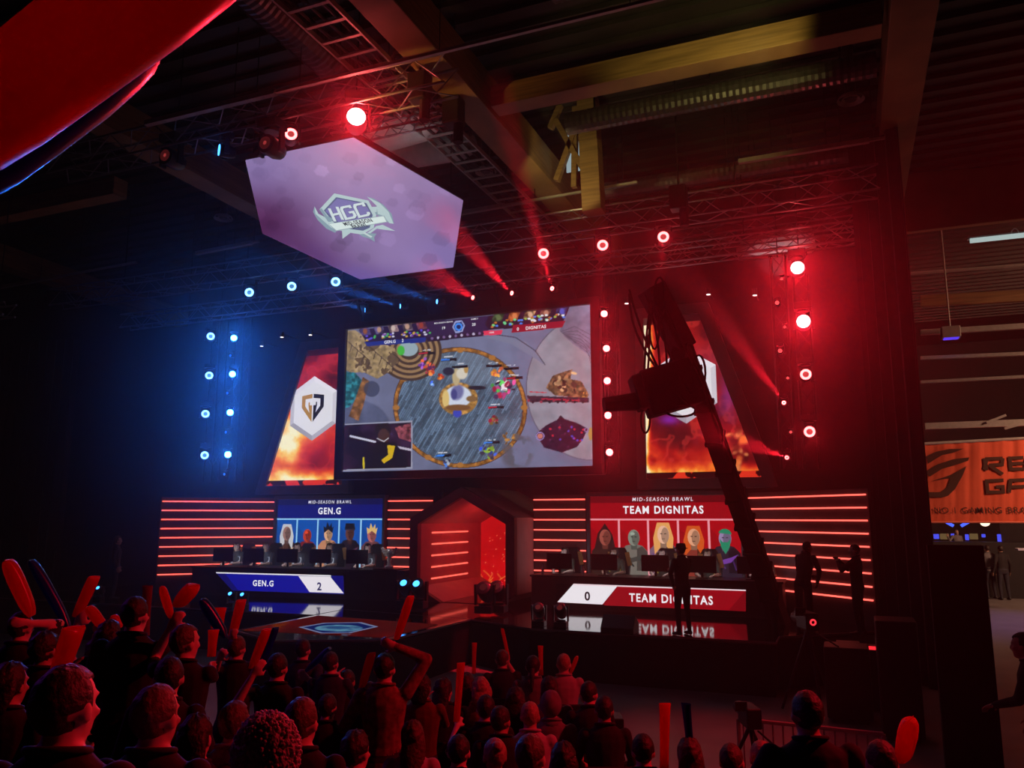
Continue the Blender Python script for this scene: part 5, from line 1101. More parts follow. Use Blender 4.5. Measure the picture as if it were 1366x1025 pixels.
# barrier rail and small red pilot lights
for px, py, Y, lb in ((1131, 857, 14.2, 'glowing red floor light beside the drape'), (1166, 862, 14.2, 'second glowing red floor light nearer the drape')):
    p = at_y(px, py, Y); t = thing('floor_light', lb, 'lamp', (p[0], p[1], p[2] - .06)); mb = MB(); mb.box((0, 0, .02), (.34, .2, .1)); mb.build('case', M_blk, t); mb = MB(); mb.box((0, -.105, .04), (.26, .01, .05)); mb.build('lens', emit('pilot_red', (1, .02, .03), 1.5), t); mb = MB(); mb.box((0, 0, -(p[2] - .06) / 2), (.3, .18, p[2] - .1)); mb.build('stand', M_blk, t)
t = thing('crowd_barrier', 'low steel crowd barrier in front of the camera operator', 'barrier', at_z(1095, 1010, 0))
zr = CH - 240 / F_PX * 8.6; A_ = Vector(at_d(985, 968, 8.9)); B_ = Vector(at_d(1178, 971, 8.3)); A_.z = B_.z = (A_.z + B_.z) / 2
mb = MB(); mb.tube([A_, B_], .022, 8); mb.build('top_rail', M_steel, t, world=True)
for k in range(14): q = A_.lerp(B_, (k + .5) / 14); mb = MB(); mb.cyl(q, (q.x, q.y, .12), .01, n=6); mb.build('bar', M_steel, t, world=True)
for k in (0, 1): q = A_.lerp(B_, k); mb = MB(); mb.cyl(q, (q.x, q.y, 0), .022, n=8); mb.build('post', M_steel, t, world=True)
# ================================================================== PEOPLE
from mathutils.kdtree import KDTree
FH = Vector((-math.sin(YAW), math.cos(YAW), 0)); RH = Vector((math.cos(YAW), math.sin(YAW), 0))
# seating risers under the standing and sitting audience
def riser(a0, a1, b0, b1, h, label):
    h *= .952; P = [RH * a * .952 + FH * b * .952 for a, b in ((a0, b0), (a1, b0), (a1, b1), (a0, b1))]
    t = thing('seating_riser', label, 'riser', P[0]); mb = MB(); mb.prism(P, (0, 0, h - .04)); mb.build('base', M_fascia, t, world=True)
    mb = MB(); mb.prism([p + Vector((0, 0, h - .04)) for p in P], (0, 0, .04)); mb.build('deck', mat('black_riser_deck', (.02, .018, .018), .7, noise=.2), t, world=True)
riser(-6, 5, 1.70, 3.02, .85, 'black riser step under the nearest heads'); riser(-6, 5, 3.04, 3.78, .70, 'second black riser step from the camera')
riser(-1.83, 5, 3.80, 5.62, .40, 'low wide black riser step under the front middle heads'); riser(-8, -1.85, 3.80, 7.5, .65, 'black riser block at the left under the raised red sticks')
KD = .952
def floor_at(p):
    return floor0(Vector(p) / KD) * KD
def floor0(p):
    a, b = Vector(p).dot(RH), Vector(p).dot(FH)
    if b < 3.03: return .85
    if b < 3.79: return .70
    if a > -1.84: return .40 if b < 5.63 else 0.
    return .65 if b < 7.5 else 0.

SKIN = [mat('skin_light', (.62, .40, .32), .55, noise=.06), mat('skin_tan', (.45, .27, .19), .55, noise=.06)]
CLOTH = {'black': mat('black_cotton', (.016, .015, .017), .9, noise=.25, scale=14, bump=.25), 'grey': mat('grey_cotton', (.16, .15, .16), .9, noise=.2, scale=14, bump=.25), 'pale': mat('pale_cotton', (.42, .40, .40), .9, noise=.12, scale=14, bump=.25), 'navy': mat('navy_cotton', (.02, .024, .06), .9, noise=.2, scale=14, bump=.25), 'red': mat('dark_red_cotton', (.12, .012, .015), .9, noise=.2, scale=14, bump=.25),
         'plaid': mat('checked_cotton', (.22, .08, .07), .9, noise=.5, scale=22), 'jersey_dark': mat('black_white_jersey', (.05, .05, .06), .7, noise=.4, scale=9), 'jersey_yellow': mat('black_yellow_jersey', (.05, .048, .03), .7, noise=.3, scale=9)}
HAIRC = {'dark': mat('dark_hair', (.022, .014, .011), .55, noise=.4, scale=40, bump=.6), 'brown': mat('brown_hair', (.09, .05, .03), .55, noise=.4, scale=40, bump=.6), 'fair': mat('fair_hair', (.34, .23, .13), .55, noise=.3, scale=40, bump=.6), 'grey': mat('grey_hair', (.34, .33, .33), .6, noise=.3, scale=40, bump=.6)}
M_pants = mat('dark_denim', (.02, .022, .035), .85, noise=.2, scale=18, bump=.2); M_shoe = mat('dark_shoe', (.015, .015, .015), .5)
def limb(mb, tags, pts, rad, tagname, n=10):
    k0 = len(mb.v)
    for (p, q), (r, s) in zip(zip(pts[:-1], pts[1:]), zip(rad[:-1], rad[1:])):
        mb.cyl(p, q, r, s, n=n)
    for p, r in zip(pts, rad): mb.ell(p, (r, r, r), n, 6)
    tags += [tagname] * (len(mb.v) - k0)
def loft(mb, tags, rings, tf, tagname, n=14):
    k0 = len(mb.v); vs = []; fs = []
    for (z, rx, ry, y) in rings: vs += [tf(Vector((rx * math.cos(2 * PI * i / n), y + ry * math.sin(2 * PI * i / n), z))) for i in range(n)]
    K = len(rings)
    for k in range(K - 1): fs += [(k * n + i, k * n + (i + 1) % n, (k + 1) * n + (i + 1) % n, (k + 1) * n + i) for i in range(n)]
    fs += [tuple(range(n - 1, -1, -1)), tuple((K - 1) * n + i for i in range(n))]; mb.add(vs, fs); tags += [tagname] * (len(mb.v) - k0)
def ik(S, T, l1, l2, pole):
    d = T - S; L = min(d.length, (l1 + l2) * .985); d = d.normalized(); T = S + d * L
    a = (l1 * l1 - l2 * l2 + L * L) / (2 * L); h = math.sqrt(max(0, l1 * l1 - a * a)); p = (pole - d * pole.dot(d)).normalized()
    return S + d * a + p * h, T
def hand(mb, tags, W, d, nrm, side, curl):
    """palm, four unequal bent fingers and a thumb off the side of the palm; nrm = palm facing"""
    d = d.normalized(); nrm = (nrm - d * nrm.dot(d)).normalized(); s = d.cross(nrm).normalized() * side
    k0 = len(mb.v); rot = Matrix((s, nrm, d)).transposed(); mb.ell(W + d * .052, (.042, .019, .056), 10, 8, rot); tags += ['skin'] * (len(mb.v) - k0)
    for off, L, st in ((-.031, .062, .088), (-.0105, .076, .096), (.0105, .082, .098), (.032, .073, .092)):
        p = W + d * st + s * off; a = curl * .55; b = curl * 1.3
        d1 = d * math.cos(a) + nrm * math.sin(a) + s * off * 2.5; d2 = d * math.cos(b) + nrm * math.sin(b) + s * off * 1.5; d3 = d * math.cos(b + curl * .7) + nrm * math.sin(b + curl * .7)
        p1 = p + d1.normalized() * L * .45; p2 = p1 + d2.normalized() * L * .32; limb(mb, tags, [p - d * .02, p1, p2, p2 + d3.normalized() * L * .25], [.0105, .0098, .0092, .008], 'skin', 7)
    tb = W + d * .03 + s * .036; t1 = tb + (s * .75 + d * .6 + nrm * .35).normalized() * .04; limb(mb, tags, [tb, t1, t1 + (d * .8 + s * (.3 - .5 * curl) + nrm * (.2 + .5 * curl)).normalized() * .036], [.015, .0125, .0095], 'skin', 7)
COLLAR = {}
def human(name, arms=('down', 'down'), sit=False, lean=0., turn=0., nod=0., voxel=.0115, sleeve='short', slim=1., curl=(.5, .5), fwd=0.):
    """one continuous body facing +Y, 1.75 m tall when standing; returns mesh and the head frame"""
    mb = MB(); tags = []; hipz = .93 if not sit else .55; dz = hipz - .93
    hip = Vector((0, 0, hipz)); Rl = Matrix.Rotation(-R(lean), 3, 'X')
    tf = lambda v: hip + Rl @ (v + Vector((0, 0, dz)) - hip)
    w = slim
    loft(mb, tags, [(.84, .15 * w, .105, -.005), (.90, .172 * w, .12, -.01), (.97, .172 * w, .122, -.005)], tf, 'pants')
    loft(mb, tags, [(.95, .168 * w, .118, 0), (1.06, .152 * w, .108, .006), (1.18, .160 * w, .115, .008), (1.30, .178 * w, .125, .008), (1.38, .188 * w, .118, 0), (1.44, .168 * w, .098, -.01), (1.485, .118, .08, -.014), (1.525, .068, .064, -.01)], tf, 'shirt')
    neck = tf(Vector((0, -.005, 1.50))); limb(mb, tags, [tf(Vector((0, -.012, 1.44))), neck, tf(Vector((0, .008, 1.575)))], [.064, .058, .055], 'neck', 12)
    # head
    Hc = tf(Vector((0, .012, 1.628))); Rh = Rl @ Matrix.Rotation(R(turn), 3, 'Z') @ Matrix.Rotation(R(lean * .8 - nod), 3, 'X'); h = lambda x, y, z: Hc + Rh @ Vector((x, y, z))
    k0 = len(mb.v)
    mb.ell(h(0, -.008, .025), (.076, .096, .092), 16, 12, Rh); mb.ell(h(0, .018, -.045), (.062, .074, .078), 14, 10, Rh); mb.ell(h(0, .052, -.09), (.034, .036, .030), 10, 8, Rh)
    mb.ell(h(0, .096, -.030), (.015, .016, .014), 8, 6, Rh); mb.bar(h(0, .085, .018), h(0, .108, -.028), .016, .02, w1=.026, h1=.022); mb.ell(h(0, .082, .028), (.052, .016, .012), 10, 6, Rh); mb.ell(h(0, .078, -.068), (.024, .010, .009), 8, 6, Rh)
    for s in (-1, 1): mb.ell(h(s * .079, -.004, -.012), (.011, .024, .034), 8, 6, Rh); mb.ell(h(s * .04, .072, -.022), (.022, .018, .016), 8, 6, Rh)
    tags += ['skin'] * (len(mb.v) - k0)
    # legs
    for s in (-1, 1):
        hp_ = Vector((s * .095, 0, hipz - .03))
        if sit: kn = Vector((s * .13, .44, hipz - .02)); an = Vector((s * .14, .42, .09))
        else: kn = Vector((s * .12, .02, .50)); an = Vector((s * .13, -.02, .09))
        limb(mb, tags, [hp_, hp_.lerp(kn, .5), kn], [.095, .08, .06], 'pants', 12); limb(mb, tags, [kn, kn.lerp(an, .35), an], [.06, .058, .042], 'pants', 12)
        limb(mb, tags, [an + Vector((0, -.03, -.045)), an + Vector((s * .01, .06, -.05)), an + Vector((s * .02, .16, -.062))], [.042, .04, .028], 'shoe', 10)
    # arms
    out = []
    for s, a, c in ((-1, arms[0], curl[0]), (1, arms[1], curl[1])):
        up_ = isinstance(a, Vector) and a.z > 1.45 + dz
        S = tf(Vector((s * .178 * w, -.005, 1.43 if not up_ else 1.45)))
        if a == 'down': T = S + Vector((s * .10, .06, -.53)); pole = Vector((s * .3, -1, 0))
        elif a == 'lap': T = S + Vector((-s * .05, .30, -.36)); pole = Vector((s * .8, -.5, -.6))
        elif a == 'desk': T = S + Vector((-s * .02, .42, -.24)); pole = Vector((s * .6, 0, -1))
        elif a == 'clap': T = S + Vector((-s * .13, .34, -.02)); pole = Vector((s * .7, 0, -1))
        elif a == 'hips': T = S + Vector((s * .04, .02, -.46)); pole = Vector((s, -.5, 0))
        else: T = a; pole = Vector((s * .5, .2, -.9))
        E_, T = ik(S, T, .295, .265, pole); out.append(T)
        limb(mb, tags, [S, S.lerp(E_, .5), E_], [.058, .05, .044] if sleeve == 'short' else [.062, .055, .05], 'shirt', 10)
        limb(mb, tags, [E_, E_.lerp(T, .35), T], [.041, .040, .028] if sleeve == 'short' else [.048, .046, .036], 'skin' if sleeve == 'short' else 'shirt', 10)
        fd = (T - E_).normalized(); nm = Vector((-s, .3, 0)) if a in ('down', 'clap', 'hips') else Vector((0, .3, -1)) if a in ('lap', 'desk') else Vector((0, 1, 0))
        hand(mb, tags, T, fd, nm, s, c)
    # union into one skin
    me0 = bpy.data.meshes.new('raw'); me0.from_pydata(mb.v, [], mb.f); ob = bpy.data.objects.new('raw', me0); COL.objects.link(ob)
    r = ob.modifiers.new('r', 'REMESH'); r.mode = 'VOXEL'; r.voxel_size = voxel; sm = ob.modifiers.new('s', 'SMOOTH'); sm.factor = .5; sm.iterations = 3
    dg = bpy.context.evaluated_depsgraph_get(); me = bpy.data.meshes.new_from_object(ob.evaluated_get(dg)); bpy.data.objects.remove(ob); bpy.data.meshes.remove(me0)
    kd = KDTree(len(mb.v))
    for i, p in enumerate(mb.v): kd.insert(p, i)
    kd.balance(); idx = {'shirt': 0, 'skin': 1, 'pants': 2, 'shoe': 3}
    nv = len(me.vertices); co = np.empty(nv * 3, 'f'); me.vertices.foreach_get('co', co); co = co.reshape(-1, 3)
    tl = [tags[kd.find(c)[1]] for c in co.tolist()]; Ri = np.array(Rl.transposed()); lc_ = (co - np.array(hip)) @ Ri.T + np.array(hip); lz = lc_[:, 2] - dz + .25 * lc_[:, 1]
    vt = np.array([(1 if z > 1.512 else 0) if t == 'neck' else (1 if (t == 'shirt' and z > 1.512 and abs(x) < .09) else idx[t]) for t, z, x in zip(tl, lz, lc_[:, 0])]); lp = np.empty(len(me.polygons), 'i'); me.polygons.foreach_get('loop_start', lp); lv = np.empty(len(me.loops), 'i'); me.loops.foreach_get('vertex_index', lv)
    for m in (CLOTH['black'], SKIN[0], M_pants, M_shoe): me.materials.append(m)
    me.polygons.foreach_set('material_index', vt[lv[lp]].astype('i')); me.polygons.foreach_set('use_smooth', np.ones(len(me.polygons), bool)); me.name = name
    cl = MB(); cl.tube([tf(Vector((.086 * math.cos(a), -.013 + .073 * math.sin(a), 1.513 - .25 * (-.013 + .073 * math.sin(a))))) for a in np.linspace(0, 2 * PI, 20)[:-1]], .0125, 8, closed=True)
    COLLAR[me.name] = cl.mesh('collar', CLOTH['black']); COLLAR[me.name].polygons.foreach_set('use_smooth', [True] * len(COLLAR[me.name].polygons))
    return me, (Hc.copy(), Rh.copy()), out
def hair_mesh(style, seed=0):
    """hair in head coordinates (head centre at the origin, face towards +Y)"""
    g_ = np.random.default_rng(seed + 5); mb = MB(); n, m = 26, 18; ph = g_.random(6) * 6
    big = {'short': 1.07, 'messy': 1.13, 'long': 1.12, 'bob': 1.14, 'bun': 1.07, 'cap': 1.09, 'hood': 1.26, 'tail': 1.08, 'crop': 1.035, 'fluffy': 1.22, 'hat': 1.1}[style]
    vs = []; fs = []
    for j in range(m + 1):
        t = PI * j / m
        for i in range(n):
            a = 2 * PI * i / n; x, y, z = math.sin(t) * math.cos(a), math.sin(t) * math.sin(a), math.cos(t)
            k = big * (1 + (.06 if style == 'fluffy' else .035 if style in ('messy', 'long', 'bob') else .012) * (math.sin(7 * a + ph[0] + 3 * z) + math.sin(11 * a + ph[1] - 5 * z) * .7 + math.sin(9 * t + ph[2] + 2 * a)))
            low = -1.2 if style == 'hood' or y < -.05 else -.55
            if y > .30 and z < .42 + .25 * abs(x): k = .80
            elif z < low + .15 * max(0, y): k = .82
            elif abs(x) > .75 and z < -.25 and style in ('short', 'crop', 'cap', 'bun', 'messy'): k = .9
            if style in ('cap', 'hat') and z < -.1: k = min(k, 1.0)
            vs.append((x * .078 * k, y * .098 * k - .010, z * .097 * k + .024))
    for j in range(m):
        for i in range(n): fs.append((j * n + i, (j + 1) * n + i, (j + 1) * n + (i + 1) % n, j * n + (i + 1) % n))
    mb.add(vs, fs)
    if style in ('long', 'tail', 'bob'):
        L = {'long': .34, 'tail': .30, 'bob': .13}[style]; w0 = {'long': .082, 'tail': .026, 'bob': .088}[style]; K = 7; rows = []
        for k in range(K + 1):
            u = k / K; z = .05 - u * (L + .05) if style != 'tail' else .05 - u * L; y = -.055 - .035 * math.sin(u * PI * .6) - (.06 if style == 'tail' else 0) * math.sin(min(1, u * 2) * PI / 2); ww = w0 * (1 + .22 * math.sin(u * PI)) * (1 - .3 * u * u) if style != 'tail' else w0 * (1 + .5 * math.sin(u * PI)) * (1 - .6 * u)
            rows.append([Vector((ww * math.cos(2 * PI * i / 14) * (1 + .05 * math.sin(5 * i + k)), y + (.046 if style != 'tail' else .022) * math.sin(2 * PI * i / 14), z)) for i in range(14)])
        vs = [p for r_ in rows for p in r_]; fs = [(k * 14 + i, k * 14 + (i + 1) % 14, (k + 1) * 14 + (i + 1) % 14, (k + 1) * 14 + i) for k in range(K) for i in range(14)] + [tuple(range(13, -1, -1)), tuple(K * 14 + i for i in range(14))]; mb.add(vs, fs)
    if style == 'fluffy':
        for _ in range(1500):
            v_ = Vector(g_.normal(size=3)).normalized()
            if v_.z < -.75 or (v_.y > .4 and v_.z < .3): continue
            s_ = .006 + .005 * g_.random(); q_r = v_.to_track_quat('Z', 'Y').to_matrix() @ Matrix.Rotation(.8 * g_.normal(), 3, 'X')
            mb.ell((v_.x * .096, v_.y * .118 - .01, v_.z * .114 + .03), (s_ * .8, s_ * .8, s_ * 1.4), 5, 4, q_r)
    if style == 'bun': mb.ell((0, -.085, .085), (.042, .042, .038), 12, 8)
    if style == 'cap': mb.box((0, .115, .048), (.13, .10, .012), Matrix.Rotation(-.15, 3, 'X'))
    if style == 'hat':
        mb.lathe((0, -.008, .045), [(.14, -.005), (.145, .0), (.105, .012), (.098, .06), (.085, .095), (.03, .10)], 18)
    if style == 'hood': mb.ell((0, -.02, -.14), (.105, .10, .07), 14, 8)
    return mb.mesh('hair', HAIRC['dark'])
HAIRS = {}
def put(me, head, loc, rz, label, shirt='black', hair='short', hairc='dark', scale=1., skin=0, group=None, eyes=False, extra=None):
    t = thing('person', label, 'person', loc, rz, group); t.scale = (scale,) * 3
    b = bpy.data.objects.new('body', me); COL.objects.link(b); b.parent = t
    for k, m in ((0, CLOTH[shirt]), (1, SKIN[skin])):
        b.material_slots[k].link = 'OBJECT'; b.material_slots[k].material = m
    o = bpy.data.objects.new('collar', COLLAR[me.name]); COL.objects.link(o); o.parent = t; o.material_slots[0].link = 'OBJECT'; o.material_slots[0].material = CLOTH[shirt]
    Hc, Rh = head
    if hair != 'none':
        key = (hair, sum(map(ord, label)) % 3)
        if key not in HAIRS: HAIRS[key] = hair_mesh(*key); HAIRS[key].polygons.foreach_set('use_smooth', [True] * len(HAIRS[key].polygons))
        o = bpy.data.objects.new({'cap': 'cap', 'hood': 'hood', 'hat': 'hat', 'fluffy': 'hat'}.get(hair, 'hair'), HAIRS[key]); COL.objects.link(o); o.parent = t; o.location = Hc; o.rotation_euler = Rh.to_euler()
        o.material_slots[0].link = 'OBJECT'; o.material_slots[0].material = HAIRC[hairc] if hair not in ('hood', 'cap', 'hat') else CLOTH[shirt if hair == 'hood' else 'black']
    if eyes:
        for s in (-1, 1):
            o = bpy.data.objects.new('eye', EYE_ME); COL.objects.link(o); o.parent = t; o.location = Hc + Rh @ Vector((s * .031, .079, -.002))
    return t
mb = MB(); mb.ell((0, 0, 0), (.013, .011, .011), 8, 6); EYE_ME = mb.mesh('eye', mat('eye_white', (.5, .48, .46), .3)); 
POSES = {}
def pose(key, **k):
    if key not in POSES: POSES[key] = human('body', **k)[:2]
    return POSES[key]
BASES = {
 'stand': lambda: pose('stand', turn=-8), 'stand_r': lambda: pose('stand_r', turn=-14, arms=('hips', 'down')), 'stand_l': lambda: pose('stand_l', turn=22, arms=('down', 'lap')),
 'clap': lambda: pose('clap', turn=-12, arms=('clap', 'clap'), curl=(.15, .15), voxel=.010), 'sit': lambda: pose('sit', sit=True, arms=('lap', 'lap'), turn=-6, lean=4), 'sit_r': lambda: pose('sit_r', sit=True, arms=('lap', 'lap'), turn=-24, lean=8, nod=6), 'sit_s': lambda: pose('sit_s', sit=True, arms=('lap', 'lap'), turn=12, slim=.9, sleeve='long', lean=2)}
# ---- audience: head centre (px, py), distance, pose, hair, hair colour, shirt, label; raised hands are aimed at their sticks
M_seat = mat('black_seat_cloth', (.014, .013, .014), .85, noise=.2, scale=20)
def achair():
    t = thing('audience_chair', 'x', 'chair'); mb = MB(); mb.box((0, .02, .44), (.46, .46, .05)); mb.build('seat', M_seat, t, bevel=.012); mb = MB(); mb.box((0, -.24, .70), (.44, .04, .32), Matrix.Rotation(.12, 3, 'X')); mb.build('backrest', M_seat, t, bevel=.012)
    for x in (-.2, .2):
        for y in (-.2, .2): mb = MB(); mb.cyl((x, y, 0), (x * .95, y * .95, .56 if y < 0 else .42), .012, n=6); mb.build('leg', M_blk, t)
    return t
CH0 = [achair(), False]
def solve(px, py, d, sit):
    """keep the sight line, slide along it until the feet meet the riser and the body keeps a human height"""
    hh = 1.245 if sit else 1.628; best = None; d *= KD
    for k in range(-40, 41):
        dd = d * (1 + k * .006); P = at_d(px, py, dd); f = floor_at(P); s = (P[2] - f) / hh; c = abs(s - 1) * 3 + abs(k) * .02
        if .90 < s < 1.10 and (best is None or c < best[0]): best = (c, P, f, s, dd)
    if best is None: P = at_d(px, py, d); f = floor_at(P); return P, f, max(.88, min(1.12, (P[2] - f) / hh)), d
    return best[1:]
AUD = [
 (88, 945, 2.45, 'stand_r', 'short', 'dark', 'black', 'person with thick dark hair in the near left corner, profile turned to the right'),
 (208, 958, 3.1, 'stand_r', 'short', 'brown', 'black', 'large-headed short-haired person, second nearest from the left corner'),
 (262, 985, 4.3, 'stand', 'long', 'dark', 'black', 'person with long dark hair between two short-haired heads at the lower left'),
 (313, 966, 4.4, 'stand_r', 'short', 'brown', 'grey', 'person with short tousled hair glowing red on top, left of the big fluffy hat'),
 (402, 965, 4.1, 'stand_r', 'short', 'brown', 'black', 'person with swept-up short hair and a dark collar, right of the big fluffy hat'),
 (14, 915, 4.6, 'stand_r', 'bob', 'dark', 'black', 'person cut by the left picture edge beside the nearest dark head'),
 (354, 1018, 2.6, 'stand_l', 'fluffy', 'grey', 'pale', 'person with a big fluffy pale purple-grey hat at the bottom'),
 (146, 850, 7.0, 'stand', 'bob', 'dark', 'black', 'round dark head just left of the tall person with raised sticks behind'),
 (441, 886, 8.3, 'clap', 'short', 'dark', 'navy', 'person before the lit runway edge holding both hands up to the face'),
 (463, 910, 9.0, 'sit', 'short', 'dark', 'black', 'seated person low behind the jersey wearer, chin lit red'),
 (437, 945, 8.0, 'sit', 'short', 'dark', 'black', 'seated dark head right of the swept-up short hair'),
 (482, 945, 7.6, 'sit_r', 'bob', 'dark', 'black', 'seated person in black with a bright red right cheek, lower middle'),
 (475, 1003, 5.0, 'sit_r', 'messy', 'dark', 'black', 'seated person with messy dark hair at the bottom, beside the long-haired one'),
 (550, 985, 6.2, 'sit_s', 'long', 'brown', 'pale', 'person with long brown hair and a pale top at the bottom middle'),
 (592, 922, 8.6, 'sit_r', 'long', 'dark', 'black', 'seated long-haired person looking right, left of the hooded one'),
 (563, 918, 9.0, 'clap', 'bob', 'dark', 'red', 'standing person clapping, right of the person with both arms raised'),
 (641, 922, 8.6, 'sit_s', 'bob', 'fair', 'plaid', 'seated person with fair bobbed hair and a hood down the back'),
 (733, 920, 9.0, 'sit', 'long', 'dark', 'grey', 'seated long-haired person in front of the pale shirt'),
 (735, 943, 8.0, 'sit', 'hood', 'fair', 'grey', 'seated person in a light head covering below the pale shirt'),
 (707, 956, 7.6, 'sit', 'crop', 'fair', 'pale', 'nearly bald seated person in a light top, right of the middle'),
 (612, 1004, 6.3, 'sit', 'short', 'dark', 'black', 'round dark seated head at the bottom, under the long red stick'),
 (660, 1010, 6.0, 'sit_s', 'bun', 'fair', 'red', 'seated person with pinned-up fair hair at the bottom edge'),
 (708, 1010, 5.0, 'sit_r', 'short', 'brown', 'black', 'large short-haired seated head at the bottom edge, under the nearly bald one'),
 (752, 1016, 5.6, 'sit', 'bob', 'dark', 'black', 'seated dark head at the bottom edge by the camera bag people'),
 (786, 926, 8.6, 'sit_r', 'short', 'dark', 'black', 'seated person in a thick black coat at the right end of the crowd'),
 (806, 948, 8.2, 'sit', 'short', 'dark', 'black', 'black-coated seated person at the very right end of the rows, beside the tripod'),
 (858, 1003, 6.4, 'sit', 'short', 'dark', 'black', 'seated dark head alone on the red floor, left of the two upright sticks'),
 (920, 1009, 6.3, 'sit', 'long', 'brown', 'black', 'seated long-haired head under the blue stick on the red floor'),
 (976, 1016, 6.6, 'sit_r', 'short', 'brown', 'black', 'seated head between the blue stick and the barrier'),
 (1016, 1012, 6.3, 'sit', 'crop', 'fair', 'red', 'close-cropped red-lit head in front of the crowd barrier'),
 (1176, 1019, 4.8, 'sit', 'crop', 'brown', 'black', 'close-cropped head at the bottom edge next to the wide red stick'),
 (688, 936, 8.6, 'sit', 'bob', 'dark', 'black', 'small seated dark head between the light head covering and the hooded one'),
 (528, 945, 8.6, 'sit', 'short', 'dark', 'black', 'seated dark head just below the person with both arms raised'),
 (668, 962, 7.2, 'sit_r', 'short', 'dark', 'black', 'seated broad dark head left of the nearly bald one'),
 (225, 905, 5.2, 'stand_l', 'short', 'dark', 'black', 'broad dark-shirted back below the profile face at the left'),
 (60, 868, 5.4, 'clap', 'messy', 'dark', 'black', 'person clapping hands up beside the wide red stick'),
]
def person_px(px, py, d, ps, hair, hc, shirt, label, skin=0):
    sit = ps.startswith('sit'); P, f, s, dd = solve(px, py, d, sit); me, head = BASES[ps](); Hc = head[0]; rz = YAW
    off = Matrix.Rotation(rz, 3, 'Z') @ Vector((Hc.x, Hc.y, 0)) * s; loc = Vector((P[0] - off.x, P[1] - off.y, f))
    if sit:
        o = copy_tree(CH0[0]) if CH0[1] else CH0[0]; CH0[1] = True; o.location = loc; o.rotation_euler = (0, 0, rz); o.scale = (s,) * 3; o['label'] = 'black audience chair under the ' + ' '.join(label.split(',')[0].split()[:11]); o['group'] = 'chairs of the audience'
    return put(me, head, loc, rz, label, shirt, hair, hc, s, skin, 'people in the audience')
for k, a in enumerate(AUD): person_px(*a, skin=k % 2)
# ---- inflatable sticks
M_stick = {'dimmed': plastic_mat('dimmed_red_inflated_plastic', (.50, .006, .012), .7), 'red': plastic_mat('red_inflated_plastic', (.95, .012, .02), .7), 'blue': plastic_mat('blue_inflated_plastic', (.015, .025, .30), .4), 'clear': plastic_mat('pale_inflated_plastic', (.35, .05, .08), .6)}  # the close stick gets a darker copy of red, dimming put into colour
def stick(p0, p1, r, col, label):
    p0, p1 = Vector(p0), Vector(p1); L = (p1 - p0).length; t = thing('cheering_stick', label, 'inflatable stick', p0, group='inflatable cheering sticks', rot=(p1 - p0).to_track_quat('Z', 'Y').to_euler())
    n = 16; rows = []                                       # round in the middle, pressed flat at both seals
    for u, w_, f_ in ((0, 1.12, .42), (.03, 1.12, .55), (.10, 1.08, .78), (.22, 1.02, .96), (.40, 1, 1), (.65, 1.02, 1), (.82, 1.06, .9), (.92, 1.1, .78), (.975, 1.16, .6), (1, 1.17, .45)):
        k = .86 + .2 * u; rows += [Vector((r * k * w_ * math.cos(2 * PI * i / n), r * k * f_ * math.sin(2 * PI * i / n), L * u)) for i in range(n)]
    K = len(rows) // n; mb = MB(); mb.add(rows, [(k * n + i, k * n + (i + 1) % n, (k + 1) * n + (i + 1) % n, (k + 1) * n + i) for k in range(K - 1) for i in range(n)] + [tuple(range(n - 1, -1, -1)), tuple((K - 1) * n + i for i in range(n))]); mb.build('tube', M_stick[col], t, smooth=True)
    mb = MB(); mb.box((0, 0, L + r * .06), (r * 2.3, .004, r * .16)); mb.build('seal_strip', M_stick[col], t)
    return t
